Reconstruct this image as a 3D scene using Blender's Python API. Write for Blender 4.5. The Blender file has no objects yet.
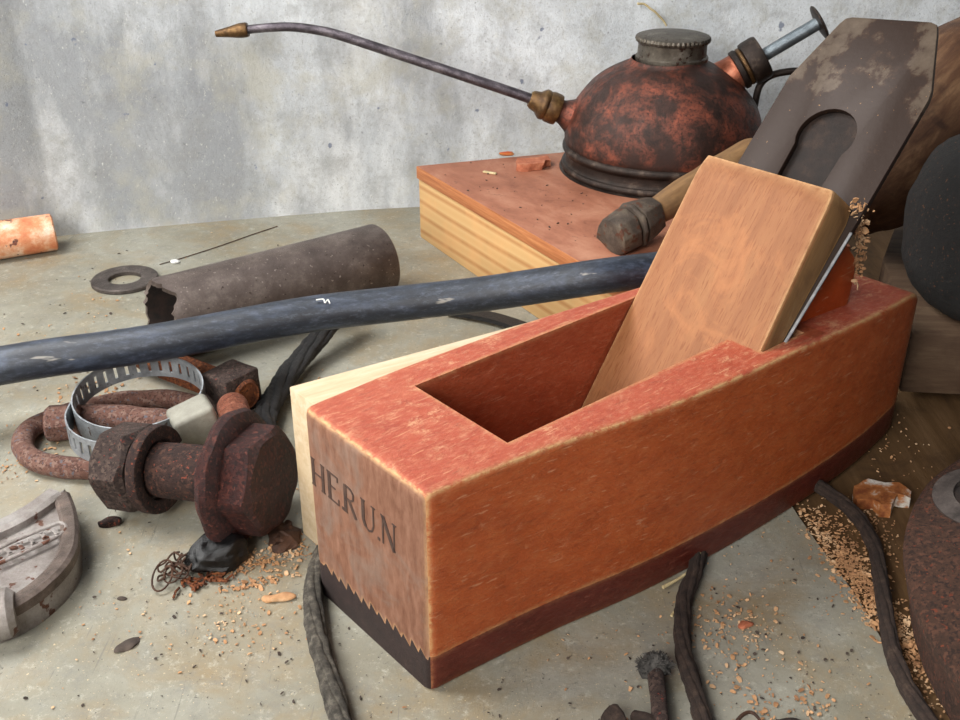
import bpy, bmesh, math, random
from mathutils import Vector, Matrix, noise
random.seed(7)
PI = math.pi
V = Vector
sc = bpy.context.scene
C = sc.collection
S = 0.01                      # everything below is written in centimetres
def srgb(h):
    if isinstance(h, str):
        h = [int(h[i:i+2], 16) for i in (0, 2, 4)]
    return tuple(((c/255)/12.92 if c/255 <= .04045 else ((c/255+.055)/1.055)**2.4) for c in h)+(1,)

# ------------------------------------------------------------------ materials
class NT:
    def __init__(s, name):
        s.m = bpy.data.materials.new(name); s.m.use_nodes = True
        s.t = s.m.node_tree; s.n = s.t.nodes; s.l = s.t.links
        s.b = s.n['Principled BSDF']
        s.co = s.n.new('ShaderNodeTexCoord').outputs['Object']
        s.maps = {}
    def map(s, sc_=(1,1,1), rot=(0,0,0), loc=(0,0,0)):
        k = (tuple(sc_), tuple(rot), tuple(loc))
        if k not in s.maps:
            m = s.n.new('ShaderNodeMapping')
            m.inputs['Scale'].default_value = [100*v for v in sc_]
            m.inputs['Rotation'].default_value = rot
            m.inputs['Location'].default_value = loc
            s.l.new(s.co, m.inputs['Vector']); s.maps[k] = m.outputs[0]
        return s.maps[k]
    def noise(s, scale=1, detail=8, rough=.6, dist=0, st=(1,1,1), rot=(0,0,0), loc=(0,0,0)):
        n = s.n.new('ShaderNodeTexNoise'); s.l.new(s.map(st, rot, loc), n.inputs['Vector'])
        n.inputs['Scale'].default_value = scale; n.inputs['Detail'].default_value = detail
        n.inputs['Roughness'].default_value = rough; n.inputs['Distortion'].default_value = dist
        return n.outputs['Fac']
    def wave(s, scale, dist, st=(1,1,1), rot=(0,0,0), dscale=1, axis='X', loc=(0,0,0), kind='BANDS'):
        n = s.n.new('ShaderNodeTexWave'); s.l.new(s.map(st, rot, loc), n.inputs['Vector'])
        n.wave_type = kind
        if kind == 'BANDS': n.bands_direction = axis
        n.inputs['Scale'].default_value = scale; n.inputs['Distortion'].default_value = dist
        n.inputs['Detail'].default_value = 3; n.inputs['Detail Scale'].default_value = dscale
        return n.outputs['Fac']
    def ramp(s, f, stops, const=False):
        r = s.n.new('ShaderNodeValToRGB'); s.l.new(f, r.inputs[0])
        e = r.color_ramp.elements
        while len(e) < len(stops): e.new(.5)
        for x, (p, c) in zip(e, stops):
            x.position = p
            x.color = srgb(c) if not isinstance(c, (int, float)) else (c, c, c, 1)
        return r.outputs[0]
    def mix(s, f, a, b, mode='MIX'):
        n = s.n.new('ShaderNodeMix'); n.data_type = 'RGBA'; n.blend_type = mode
        if isinstance(f, (int, float)): n.inputs[0].default_value = f
        else: s.l.new(f, n.inputs[0])
        for k, v in ((6, a), (7, b)):
            if isinstance(v, (str, list)): n.inputs[k].default_value = srgb(v)
            else: s.l.new(v, n.inputs[k])
        return n.outputs[2]
    def math(s, op, a, b=0.0, clamp=False):
        n = s.n.new('ShaderNodeMath'); n.operation = op; n.use_clamp = clamp
        for k, v in enumerate((a, b)):
            if isinstance(v, (int, float)): n.inputs[k].default_value = v
            else: s.l.new(v, n.inputs[k])
        return n.outputs[0]
    def sep(s):
        n = s.n.new('ShaderNodeSeparateXYZ'); s.l.new(s.map(), n.inputs[0]); return n.outputs
    def edge(s, radius=.25, lo=.80, hi=.985):
        b = s.n.new('ShaderNodeBevel'); b.samples = 4; b.inputs['Radius'].default_value = radius*S
        g = s.n.new('ShaderNodeNewGeometry')
        d = s.n.new('ShaderNodeVectorMath'); d.operation = 'DOT_PRODUCT'
        s.l.new(b.outputs[0], d.inputs[0]); s.l.new(g.outputs['True Normal'], d.inputs[1])
        mr = s.n.new('ShaderNodeMapRange'); s.l.new(d.outputs['Value'], mr.inputs[0])
        mr.inputs[1].default_value = lo; mr.inputs[2].default_value = hi
        mr.inputs[3].default_value = 1; mr.inputs[4].default_value = 0
        vt = s.n.new('ShaderNodeVectorTransform'); vt.vector_type = 'NORMAL'; vt.convert_from = 'WORLD'; vt.convert_to = 'OBJECT'
        s.l.new(g.outputs['Normal'], vt.inputs[0])
        ab = s.n.new('ShaderNodeVectorMath'); ab.operation = 'ABSOLUTE'; s.l.new(vt.outputs[0], ab.inputs[0])
        sx = s.n.new('ShaderNodeSeparateXYZ'); s.l.new(ab.outputs[0], sx.inputs[0])
        mx = s.math('MAXIMUM', s.math('MAXIMUM', sx.outputs[0], sx.outputs[1]), sx.outputs[2])
        m2 = s.n.new('ShaderNodeMapRange'); s.l.new(mx, m2.inputs[0])
        m2.inputs[1].default_value = .78; m2.inputs[2].default_value = .965
        m2.inputs[3].default_value = 1; m2.inputs[4].default_value = 0
        return s.math('MAXIMUM', mr.outputs[0], m2.outputs[0])
    def out(s, col, rough=.6, metal=0, bump=None, bs=.3, bd=.03, spec=.5, coat=0):
        if isinstance(col, (str, list)): s.b.inputs['Base Color'].default_value = srgb(col)
        else: s.l.new(col, s.b.inputs['Base Color'])
        for k, v in (('Roughness', rough), ('Metallic', metal)):
            if isinstance(v, (int, float)): s.b.inputs[k].default_value = v
            else: s.l.new(v, s.b.inputs[k])
        s.b.inputs['Specular IOR Level'].default_value = spec
        s.b.inputs['Coat Weight'].default_value = coat
        if bump is not None:
            n = s.n.new('ShaderNodeBump'); s.l.new(bump, n.inputs['Height'])
            n.inputs['Strength'].default_value = bs; n.inputs['Distance'].default_value = bd*S
            s.l.new(n.outputs[0], s.b.inputs['Normal'])
        return s.m

def mottled(name, stops, scale=1, rough=.7, metal=0, bs=.4, bd=.05, spk=(), st=(1,1,1), detail=10, spec=.5, dist=0, fine=8, coat=0, nrough=.65):
    t = NT(name)
    c = t.ramp(t.noise(scale, detail, nrough, dist, st), stops)
    for col, s_, thr in spk:
        f = t.ramp(t.noise(s_, 3, .5, loc=(s_, 2, 5)), [(thr, 0), (thr+.03, 1)])
        c = t.mix(f, c, col)
    c = t.mix(t.ramp(t.noise(7, 10, .85, loc=(9,1,7)), [(.46, 0), (.66, .55)]), c, stops[0][1])
    return t.out(c, rough, metal, t.noise(fine, 12, .85), min(1, bs*1.7), bd*1.3, spec, coat)

def m_table():
    t = NT('painted_sheet')
    c = t.ramp(t.noise(.12, 12, .68, .3), [(.3, '76705f'), (.5, '8b887a'), (.7, '9d9c92')])
    c = t.mix(t.ramp(t.noise(.22, 10, .72, .4, loc=(3,7,0)), [(.46, 0), (.66, .7)]), c, '8a7654')
    c = t.mix(t.ramp(t.noise(.8, 14, .85, .2, loc=(13,7,0)), [(.50, 0), (.62, .55)]), c, '75746e')
    c = t.mix(t.ramp(t.noise(2.4, 12, .85, .2, loc=(33,7,0)), [(.54, 0), (.64, .5)]), c, 'bdbcae')
    c = t.mix(t.ramp(t.noise(3.2, 8, .75, .6, loc=(1,9,0)), [(.62, 0), (.68, .85)]), c, '4c4944')
    for i, rz in enumerate((.9, -.7)):
        c = t.mix(t.ramp(t.noise(6, 3, .6, .3, st=(1,.06,1), rot=(0,0,rz), loc=(8+i*7,2,0)), [(.68, 0), (.71, .45)]), c, '66635c')
    c = t.mix(t.ramp(t.noise(11, 3, .6, loc=(4,4,0)), [(.68, 0), (.71, .8)]), c, 'cdbb98')
    c = t.mix(t.ramp(t.noise(8, 3, .6, loc=(14,4,0)), [(.68, 0), (.71, .8)]), c, '3c3833')
    h = t.noise(.8, 12, .75)
    return t.out(c, t.ramp(t.noise(.6, 6, .6), [(.3, .42), (.7, .68)]), 0, t.noise(2.5, 14, .85), .6, .06, .4)

def m_wall():
    t = NT('stained_plaster')
    x, y, z = t.sep()
    c = t.ramp(t.noise(.10, 12, .70, .3), [(.30, 'c2c7ca'), (.5, 'e4e9ec'), (.66, 'f2f6f8')])
    # grime streaks, plus painted light: darker low and left, paler to the upper right
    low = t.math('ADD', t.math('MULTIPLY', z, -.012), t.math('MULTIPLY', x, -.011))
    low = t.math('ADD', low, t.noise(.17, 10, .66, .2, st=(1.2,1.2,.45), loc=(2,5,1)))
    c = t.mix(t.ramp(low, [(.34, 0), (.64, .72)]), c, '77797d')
    c = t.mix(t.ramp(t.noise(.13, 8, .6, .2, st=(1.5,1.5,.6), loc=(16,3,4)), [(.52, 0), (.66, .6)]), c, 'eef0f0')
    c = t.mix(t.ramp(t.noise(.45, 12, .8, .2, loc=(6,13,4)), [(.48, 0), (.68, .6)]), c, '92928e')
    c = t.mix(t.ramp(t.noise(5, 6, .75, st=(1.3,1.3,.8), loc=(3,3,9)), [(.59, 0), (.68, .6)]), c, 'e6e6de')
    c = t.mix(t.ramp(t.noise(6, 8, .8, loc=(13,3,9)), [(.54, 0), (.64, .5)]), c, '8b8b86')
    c = t.mix(t.ramp(t.noise(.25, 8, .7, .2, loc=(3,23,9)), [(.50, 0), (.66, .55)]), c, 'b9b6a6')
    c = t.mix(t.ramp(t.noise(1.2, 6, .7, 0, st=(1,1,.5), loc=(23,3,9)), [(.67, 0), (.71, .7)]), c, 'e8eae6')
    c = t.mix(t.ramp(t.noise(3.4, 6, .7, loc=(9,3,9)), [(.63, 0), (.70, .55)]), c, '5f6166')
    c = t.mix(t.ramp(t.noise(.9, 4, .5, loc=(31,3,9)), [(.70, 0), (.73, .7)]), c, '5a6684')
    return t.out(c, .85, 0, t.noise(2, 14, .85), .7, .14, .25)

def m_wood(name, a, b, c, grain=1.0, ray=None, st=(.12,1,1), rot=(0,0,0), rough=.62, bs=.25, edgecol=None, dirt=None, spec=.35):
    t = NT(name)
    f = t.noise(2.2*grain, 8, .65, .4, st=st, rot=rot)
    col = t.ramp(f, [(.3, a), (.5, b), (.72, c)])
    if ray:
        r = t.noise(11, 2, .4, 0, st=(.16,1.7,1), rot=rot, loc=(5,5,5))
        col = t.mix(t.ramp(r, [(.58, 0), (.63, .75)]), col, ray)
    if dirt:
        col = t.mix(t.ramp(t.noise(.5, 8, .65, 1, loc=(7,1,3)), [(.52, 0), (.7, .7)]), col, dirt)
    if edgecol:
        e = t.math('MULTIPLY', t.edge(.2), t.ramp(t.noise(2.5, 8, .7), [(.35, .3), (.6, 1)]))
        col = t.mix(e, col, edgecol)
    col = t.mix(t.ramp(t.noise(7, 8, .8, 0, st=(st[0]*2,st[1],st[2]), rot=rot, loc=(3,8,1)), [(.5, 0), (.7, .5)]), col, a)
    return t.out(col, rough, 0, t.noise(6, 12, .8, st=st, rot=rot), bs*2.2, .06, spec)

def m_red(name, a, b, c, pale, pthr=.6, wear='c69a68', wr=.28, scratch=True, rough=.5):
    t = NT(name)
    col = t.ramp(t.noise(.5, 10, .65, .5, st=(.5,1,1)), [(.3, a), (.5, b), (.7, c)])
    col = t.mix(t.ramp(t.noise(1.9, 10, .72, .6, st=(.45,1.3,1), loc=(4,0,1)), [(pthr, 0), (pthr+.09, .8)]), col, pale)
    col = t.mix(t.ramp(t.noise(1.1, 6, .6, .4, loc=(14,3,1)), [(.66, 0), (.74, .7)]), col, '6b2a1c')
    if scratch:
        col = t.mix(t.ramp(t.noise(3.5, 3, .6, .6, st=(.25,1,1), rot=(0,.7,.5), loc=(1,3,1)), [(.655, 0), (.68, .7)]), col, 'c98a66')
        col = t.mix(t.ramp(t.noise(4.5, 3, .6, .2, st=(.2,1,1), rot=(.3,-.6,0), loc=(9,3,1)), [(.67, 0), (.69, .6)]), col, 'b98870')
    e = t.math('MULTIPLY', t.edge(wr, .75, .99), t.ramp(t.noise(1.8, 10, .7, .5, st=(.5,1,1)), [(.33, .1), (.52, 1)]))
    col = t.mix(e, col, wear)
    return t.out(col, t.ramp(t.noise(2, 6, .6), [(.3, rough-.08), (.7, rough+.15)]), 0, t.noise(5, 8, .7, st=(.3,1,1)), .3, .04, .4)

def m_copper():
    t = NT('oily_copper')
    f = t.noise(.7, 12, .7, .4)
    c = t.ramp(f, [(.32, '1a120e'), (.46, '40261d'), (.56, '703c2c'), (.68, '98503a'), (.8, 'b87458')])
    c = t.mix(t.ramp(t.noise(5, 10, .85, loc=(3,3,1)), [(.50, 0), (.57, .85)]), c, '20150f')
    c = t.mix(t.ramp(t.noise(.45, 8, .6, 0, loc=(8,3,6)), [(.5, 0), (.62, .85)]), c, '33221c')
    return t.out(c, t.ramp(t.noise(1.5, 6, .6, loc=(1,1,1)), [(.3, .36), (.7, .62)]), .5, t.noise(5, 12, .85), .7, .07, .6)

def m_rust(name, a, b, c, spot=None, metal=.15, rough=.75, scale=1.1, thr=.64):
    return mottled(name, [(.3, a), (.5, b), (.7, c)], scale*1.6, rough, metal, .8, .10,
                   spk=[(c, 5, .56), (a, 9, .56)]+([(spot, 6.5, thr)] if spot else []), fine=5, nrough=.8)

def m_pine():
    t = NT('pine')
    w = t.wave(.42, 7, st=(.14,.14,.9), rot=(.35,.12,0), dscale=.35, axis='Z')
    c = t.ramp(w, [(0, 'bb9564'), (.6, 'bf9c6b'), (.93, 'b08556'), (1, 'a6794c')])
    c = t.mix(t.ramp(t.noise(.5, 6, .6), [(.45, 0), (.75, .5)]), c, 'd39c66')
    return t.out(c, .65, 0, t.noise(6, 6, .6), .15, .03, .3)

def m_ply():
    t = NT('plywood_face')
    c = t.ramp(t.noise(.5, 10, .65, .4, st=(.6,1,1)), [(.3, '7c4c38'), (.5, '956049'), (.7, 'a9785f')])
    c = t.mix(t.ramp(t.noise(1.6, 8, .7, .3, loc=(2,4,1)), [(.58, 0), (.7, .65)]), c, '6b4030')
    c = t.mix(t.ramp(t.noise(5, 4, .6, loc=(2,14,1)), [(.68, 0), (.71, .8)]), c, '3c2a24')
    return t.out(c, .6, 0, t.noise(5, 8, .7), .3, .04, .35)

def m_blade():
    t = NT('tarnished_steel')
    x, y, z = t.sep()
    f = t.math('ADD', t.math('MULTIPLY', x, .035), t.math('MULTIPLY', t.math('ABSOLUTE', t.math('ADD', y, 1.1)), .05))
    f = t.math('ADD', f, t.math('MULTIPLY', t.math('SUBTRACT', t.noise(.45, 9, .65, .2, loc=(2.2,1.3,0)), .5), 1.1))
    c = t.ramp(f, [(.43, '2a1b12'), (.46, '352317'), (.50, '4e4135'), (.68, '5f5245')])
    c = t.mix(t.ramp(t.noise(2, 10, .75), [(.45, 0), (.75, .5)]), c, '2b1c15')
    c = t.mix(t.ramp(t.noise(7, 3, .6, loc=(3,3,3)), [(.70, 0), (.73, .8)]), c, 'a07850')
    return t.out(c, .55, .2, t.noise(4, 8, .7), .35, .03, .4)

def m_tip_steel():
    t = NT('steel_edge_highlight'); return t.out(t.ramp(t.noise(2, 6, .6), [(.3, '8f9296'), (.7, 'd4d6d8')]), .3, .35, t.noise(6, 6, .7), .2, .02)  # pale steel tone that paints the blade edge highlight

def m_hose():
    t = NT('blue_black_rubber')
    c = t.ramp(t.noise(1.2, 10, .75, .2, st=(.4,1,1)), [(.3, '13161d'), (.5, '222833'), (.72, '465063')])
    c = t.mix(t.ramp(t.noise(6, 10, .85, .2, st=(.3,1,1), loc=(3,2,2)), [(.52, 0), (.66, .5)]), c, '687080')
    c = t.mix(t.ramp(t.noise(1.6, 4, .6, .4, st=(.2,1,1), loc=(13,2,2)), [(.66, 0), (.70, .6)]), c, 'a9a49a')
    return t.out(c, .4, 0, t.noise(5, 12, .85), .5, .05, .55)

def m_red2(name, cols, pale, pamt, wear, st=(.55,1,1), rough=.5, fine='c08a66'):
    t = NT(name)
    col = t.ramp(t.noise(.9, 14, .78, .1, st=st), [(.3, cols[0]), (.5, cols[1]), (.7, cols[2])])
    col = t.mix(t.ramp(t.noise(7, 8, .8, .1, st=(.35,1,1), loc=(14,3,1)), [(.50, 0), (.66, .6)]), col, fine)
    col = t.mix(t.ramp(t.noise(6, 8, .8, .1, st=(.3,1,1), loc=(34,3,1)), [(.54, 0), (.66, .55)]), col, cols[3])
    p = t.math('MULTIPLY', t.ramp(t.noise(.55, 6, .6, 0, loc=(4,2,1)), [(.40, .25), (.6, 1)]), t.ramp(t.noise(1.7, 14, .85, .15, st=(.6,1,1), loc=(1,2,1)), [(pamt, 0), (pamt+.07, 1)]))
    col = t.mix(t.math('MULTIPLY', p, .85), col, pale)
    for i, (rz, ry) in enumerate(((.5,.7),(0,-.6),(-.3,.35))):
        col = t.mix(t.ramp(t.noise(8+i, 3, .55, .1, st=(.09,1,1), rot=(0,ry,rz), loc=(i*5,3,1)), [(.68, 0), (.70, .55)]), col, pale)
    col = t.mix(t.ramp(t.noise(1.9, 8, .7, .2, loc=(24,3,1)), [(.66, 0), (.72, .7)]), col, cols[3])
    e = t.math('MULTIPLY', t.edge(.34, .7, .995), t.ramp(t.noise(2.6, 14, .85, .2, st=(.6,1,1)), [(.42, 0), (.54, 1)]))
    col = t.mix(e, col, wear)
    return t.out(col, t.ramp(t.noise(2, 6, .6), [(.3, rough-.1), (.7, rough+.12)]), 0, t.noise(7, 12, .8, st=(.4,1,1)), .8, .06, .45)

MT = dict(
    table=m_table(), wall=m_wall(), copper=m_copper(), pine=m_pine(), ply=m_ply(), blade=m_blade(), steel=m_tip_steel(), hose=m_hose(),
    red_top=m_red2('worn_red_paint', ('973e29','a84c34','b25d42','742f20'), 'cf9a74', .53, 'c89c6a', rough=.5, fine='c98668'),
    red_side=m_red2('orange_stained_wood', ('91401c','a84e23','b65e30','6c2a14'), 'c48a66', .57, 'bd9060', rough=.4, fine='b46c40'),
    red_in=m_red2('red_stained_mouth', ('84381f','974426','a25438','662a18'), 'b57c60', .58, 'c49468', rough=.5, fine='b06a4c'),
    front=m_wood('weathered_end_grain', '64402f', '7c5643', '8f6a57', 1.6, None, (1,1,.3), dirt='7f7065', edgecol='bd9468'),
    sole=m_red2('dark_red_sole', ('4c1810','5c2016','6c2a1c','381009'), '8a5040', .62, '96603f', rough=.42, fine='7a4030'),
    sole_end=mottled('dark_brown_end', [(.3,'291a16'),(.6,'3a2722'),(.8,'523c34')], 2.2, .75, 0, .8, .1),
    ink=mottled('dark_ink', [(.3,'30201a'),(.8,'5c4234')], 4, .8),
    beech=m_wood('beech_wood', '7c4d2d', '8b5a37', '976841', .55, '7a4726', (.10,1,1), rough=.6, dirt='a96f44', edgecol='d2a878'),
    beech_side=m_wood('dirty_beech_side', '6f5030', '8a6640', 'a07c50', .8, None, (.12,1,1), dirt='5c4028', edgecol='c79c68'),
    ferrule=mottled('grimy_folded_tin', [(.3,'30271f'),(.5,'50443a'),(.7,'706353')], 1.1, .6, .2, .5, spk=[('5a3420', 2.5, .6)]),
    blade_back=mottled('dark_brown_iron', [(.3,'140e0b'),(.55,'261a14'),(.8,'453226')], 1.4, .7, .1),
    orange=m_red('bright_orange_stain', '9a3c12', 'b24a1a', 'bf5a26', 'c9733e', .7, 'b0703c', .12, True, .4),
    pale=m_wood('pale_sawn_wood', 'b09a7a', 'c1ad8e', 'cdbca2', 1.4, None, (.1,1,1), rough=.7, dirt='bda27c'),
    ply_edge=m_wood('plywood_edge', '8a4f2e', 'a9693f', 'c08454', 1.6, None, (.08,.08,2.4)),
    dark_metal=mottled('dark_oily_metal', [(.3,'17120f'),(.55,'352a24'),(.75,'6b5c50')], 1.2, .42, .6, .4),
    cap=mottled('dull_brass_cap', [(.3,'3c352e'),(.55,'665f55'),(.75,'8c867c')], 1.0, .4, .75, .4, spk=[('3a241a', 4, .6)]),
    brass=mottled('brass', [(.3,'38261a'),(.55,'6e5232'),(.75,'a4844e')], 1.6, .35, .7, .3),
    bright_copper=mottled('bright_copper', [(.3,'8c4630'),(.55,'c0765a'),(.75,'d59a80')], 1.6, .35, .8, .3),
    spout=mottled('tarnished_tube', [(.3,'2e2a2e'),(.5,'5d565c'),(.7,'8a8288')], 1.8, .35, .8, .4, st=(.6,1,1)),
    rod=mottled('grey_rod', [(.3,'5a6268'),(.7,'8f999f')], 1.2, .35, .7, .2),
    pipe=mottled('brown_grey_iron', [(.3,'453a36'),(.5,'5f534d'),(.7,'7d716a')], .7, .45, .35, .4, spk=[('93877f', 7, .67), ('33241e', 5, .68)]),
    inner=mottled('dark_inside', [(.3,'0d0a08'),(.7,'33221a')], 2, .9),  # near-black brown for the pipe bore and the ring centre
    washer=mottled('washer_iron', [(.3,'3a3431'),(.7,'6a615c')], 2, .55, .5),
    orange_pipe=mottled('peeling_orange_paint', [(.30,'c8704a'),(.46,'dd9468'),(.60,'ecc8a8'),(.7,'f0e2d0')], .9, .6, 0, .5, spk=[('5d3a34', 1.3, .63)]),
    rust_dark=m_rust('dark_rust', '221411', '38221b', '57392d', '8a4430'),
    rust_head=m_rust('deep_red_rust', '1f0e0c', '3a1815', '552a22', '6e3a2e', thr=.62, rough=.5),
    rust_grey=m_rust('rusty_grey_iron', '2b1f1b', '44342e', '604e45', '84382a', thr=.66),
    rust_red=m_rust('red_brown_rust', '5a3b32', '7c574a', '94776a', '6b6a72', thr=.62),
    rust_orange=m_rust('orange_rust', '4d2614', '76401f', '9b5a30'),
    lid=m_rust('rusted_lid', '2d1c14', '493022', '624030', '7a3a22', rough=.7),
    zinc=mottled('zinc_strip', [(.3,'75787c'),(.55,'a3a8ac'),(.8,'c4c9cc')], 1.5, .36, .45, .35, spk=[('5e4c44', 2.5, .66)]),
    zinc_dull=mottled('dull_zinc', [(.3,'8a877c'),(.6,'a8a598'),(.8,'bcb9ad')], .9, .48, .35, .4),
    pin=m_rust('glossy_red_pin', '6d3a2a', '9a5c46', 'b87c64', None, metal=.4, rough=.3),
    alloy=mottled('worn_alloy', [(.3,'756c66'),(.5,'a39b96'),(.75,'bdb8b4')], .8, .36, .65, .5, spk=[('6a4434', 1.8, .62)]),
    alloy_dark=mottled('grimy_alloy_edge', [(.3,'4c423c'),(.55,'7a6c64'),(.8,'a08a7c')], 1.5, .4, .6, .5),
    cord=mottled('old_fibrous_cord', [(.3,'2a2620'),(.5,'565047'),(.7,'8a8274')], 3, .9, 0, .9, .12, st=(1,1,1)),
    cord_brown=mottled('dark_brown_cord', [(.3,'211712'),(.55,'3f2f26'),(.75,'5f4c3e')], 3, .9, 0, .9, .12),
    black_strip=mottled('cracked_black_rubber', [(.3,'0e0d0d'),(.6,'201e1e'),(.8,'4a3a2c')], 2, .6, 0, .8, .1),
    black=mottled('black_cast', [(.3,'0b0b0a'),(.6,'171615'),(.8,'241f1b')], 1.4, .75, .1, .8, .1, spk=[('5a3822', 9, .64), ('1d1b19', 6, .60)]),
    tar=mottled('shiny_tar', [(.3,'050505'),(.7,'101011')], 2, .22, 0, .3),
    wire=mottled('rusty_wire', [(.3,'2c1e17'),(.7,'5f3f2c')], 2, .6, .3),
    dark_wood=m_wood('dark_old_wood', '3b2416', '563a26', '775a40', .8, None, (.15,1,1), rough=.6, dirt='2c1a12'),
    handle=m_wood('smooth_old_handle', '66492f', '836341', '9a7850', .9, None, (.12,1,1), dirt='5e4a38'),
    brown_board=m_wood('dusty_brown_board', '3c2b1e', '4e3b2b', '62503d', .7, None, (.1,1,1), rough=.8, dirt='3f2c1e'),
    bench=m_wood('dark_bench_wood', '453019', '5b4226', '70563a', .6, None, (1,.12,1), rough=.8, dirt='3a2716'),
    flake=mottled('sawdust_flake', [(.35,'8c6444'),(.5,'b88c62'),(.65,'dcc09c')], .6, .8, 0, .1),
    grit=mottled('dark_grit', [(.3,'2a2320'),(.7,'55483e')], .6, .9, 0, .1),
    straw=mottled('straw', [(.3,'a89468'),(.7,'d8c89c')], 2, .7),
    chip=mottled('orange_wood_chip', [(.3,'8a4a30'),(.5,'b3694a'),(.7,'c98a68')], 1.6, .8),
    white=mottled('white_fleck', [(.3,'d8dad6'),(.7,'f0f0ec')], 2, .6),
    shell=mottled('white_rust_shard', [(.38,'7a4020'),(.5,'b0703c'),(.58,'cfc8bc'),(.7,'e0dcd4')], 1.1, .6),
    fuzz=mottled('grey_fuzz', [(.3,'2c2a28'),(.7,'6f6b66')], 3, .9, 0, .8, .1),
)

# ------------------------------------------------------------------ geometry helpers (all in world cm)
def T(x, y=None, z=None):
    return Matrix.Translation(V(x) if y is None else V((x, y, z)))
def frame(o, x, up=(0,0,1)):
    """matrix whose X axis is x, origin o"""
    x = V(x).normalized(); y = V(up).cross(x)
    if y.length < 1e-5: y = V((0,1,0))
    y.normalize(); z = x.cross(y)
    m = Matrix((x, y, z)).transposed().to_4x4(); m.translation = V(o); return m
def cr(pts, n=8):
    """Catmull-Rom through pts (tuples of any length)"""
    P = [tuple(p) for p in pts]; P = [P[0]]+P+[P[-1]]; out = []
    for i in range(1, len(P)-2):
        for k in range(n):
            t = k/n; a, b, c, d = P[i-1:i+3]
            out.append(tuple(.5*(2*b[j]+(c[j]-a[j])*t+(2*a[j]-5*b[j]+4*c[j]-d[j])*t*t+(3*b[j]-a[j]-3*c[j]+d[j])*t**3) for j in range(len(b))))
    out.append(P[-2]); return out
def sweep(bm, pts, rad, seg=16, caps=True, prof=None, twist=0, closed=False):
    """tube; rad number or list; prof list of (u,v) cross-section"""
    P = [V(p[:3]) for p in pts]; n = len(P)
    R = rad if isinstance(rad, (list, tuple)) else [rad]*n
    prof = prof or [(math.cos(2*PI*i/seg), math.sin(2*PI*i/seg)) for i in range(seg)]
    rings = []; up = None
    for i in range(n):
        if closed: d = (P[(i+1) % n]-P[i-1]).normalized()
        else: d = (P[min(i+1, n-1)]-P[max(i-1, 0)]).normalized()
        if up is None:
            up = V((0,0,1)) if abs(d.z) < .9 else V((1,0,0))
        side = d.cross(up).normalized(); up = side.cross(d).normalized()
        a = twist*i; ca, sa = math.cos(a), math.sin(a)
        rings.append([bm.verts.new(P[i]+side*(u*ca-v*sa)*R[i]+up*(u*sa+v*ca)*R[i]) for u, v in prof])
    m = len(prof)
    for i in range(n if closed else n-1):
        a, b = rings[i], rings[(i+1) % n]
        for k in range(m):
            bm.faces.new((a[k], a[(k+1) % m], b[(k+1) % m], b[k]))
    if caps and not closed:
        bm.faces.new(rings[0][::-1]); bm.faces.new(rings[-1])
    return rings
def lathe(bm, prof, M=Matrix(), seg=48, wob=0):
    """prof list of (r,z) about M's z axis"""
    rings = []
    for r, z in prof:
        if r < 1e-6: rings.append([bm.verts.new(M @ V((0,0,z)))])
        else: rings.append([bm.verts.new(M @ V((r*math.cos(2*PI*i/seg), r*math.sin(2*PI*i/seg), z))) for i in range(seg)])
    for a, b in zip(rings, rings[1:]):
        for k in range(seg):
            k2 = (k+1) % seg
            if len(a) == 1 and len(b) == 1: continue
            if len(a) == 1: bm.faces.new((a[0], b[k2], b[k]))
            elif len(b) == 1: bm.faces.new((a[k], a[k2], b[0]))
            else: bm.faces.new((a[k], a[k2], b[k2], b[k]))
    return rings
def prism(bm, poly, z0, z1, M=Matrix()):
    """extrude polygon of (x,y) between z0 and z1"""
    a = [bm.verts.new(M @ V((x, y, z0))) for x, y in poly]; b = [bm.verts.new(M @ V((x, y, z1))) for x, y in poly]
    n = len(poly); bm.faces.new(a[::-1]); bm.faces.new(b)
    for i in range(n): bm.faces.new((a[i], a[(i+1) % n], b[(i+1) % n], b[i]))
def box(bm, x0, x1, y0, y1, z0, z1, M=Matrix()):
    prism(bm, [(x0,y0),(x1,y0),(x1,y1),(x0,y1)], z0, z1, M)
def bev(bm, w, seg=2, ang=.5):
    bmesh.ops.recalc_face_normals(bm, faces=bm.faces)
    es = [e for e in bm.edges if len(e.link_faces) == 2 and e.calc_face_angle(0) > ang]
    bmesh.ops.bevel(bm, geom=es, offset=w, segments=seg, profile=.5, affect='EDGES', clamp_overlap=True)
def rough(bm, amp, freq, seed=0):
    for v in bm.verts:
        d = noise.noise_vector(v.co*freq+V((seed, seed*2, seed*3)))
        v.co += d*amp
def NB(): return bmesh.new()
def obj(name, bm, mat, parent=None, fr=None, smooth=35, recalc=True):
    if recalc: bmesh.ops.recalc_face_normals(bm, faces=bm.faces)
    if fr is None:
        if parent is not None: fr = Matrix(parent['_m'])
        else:
            xs = [v.co for v in bm.verts]
            fr = T((min(v.x for v in xs)+max(v.x for v in xs))/2, (min(v.y for v in xs)+max(v.y for v in xs))/2, min(v.z for v in xs))
    inv = fr.inverted()
    for v in bm.verts: v.co = (inv @ v.co)*S
    me = bpy.data.meshes.new(name); bm.to_mesh(me); bm.free()
    for m in (mat if isinstance(mat, (list, tuple)) else [mat]): me.materials.append(m)
    for p in me.polygons: p.use_smooth = True
    me.set_sharp_from_angle(angle=math.radians(smooth))
    o = bpy.data.objects.new(name, me); C.objects.link(o)
    MS = fr.copy(); MS.translation = fr.translation*S
    if parent is not None:
        o.parent = parent; pm = Matrix(parent['_m']); pm.translation = pm.translation*S
        MS = pm.inverted() @ MS
    o.matrix_local = MS
    o['_m'] = [list(r) for r in fr]
    return o
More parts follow.
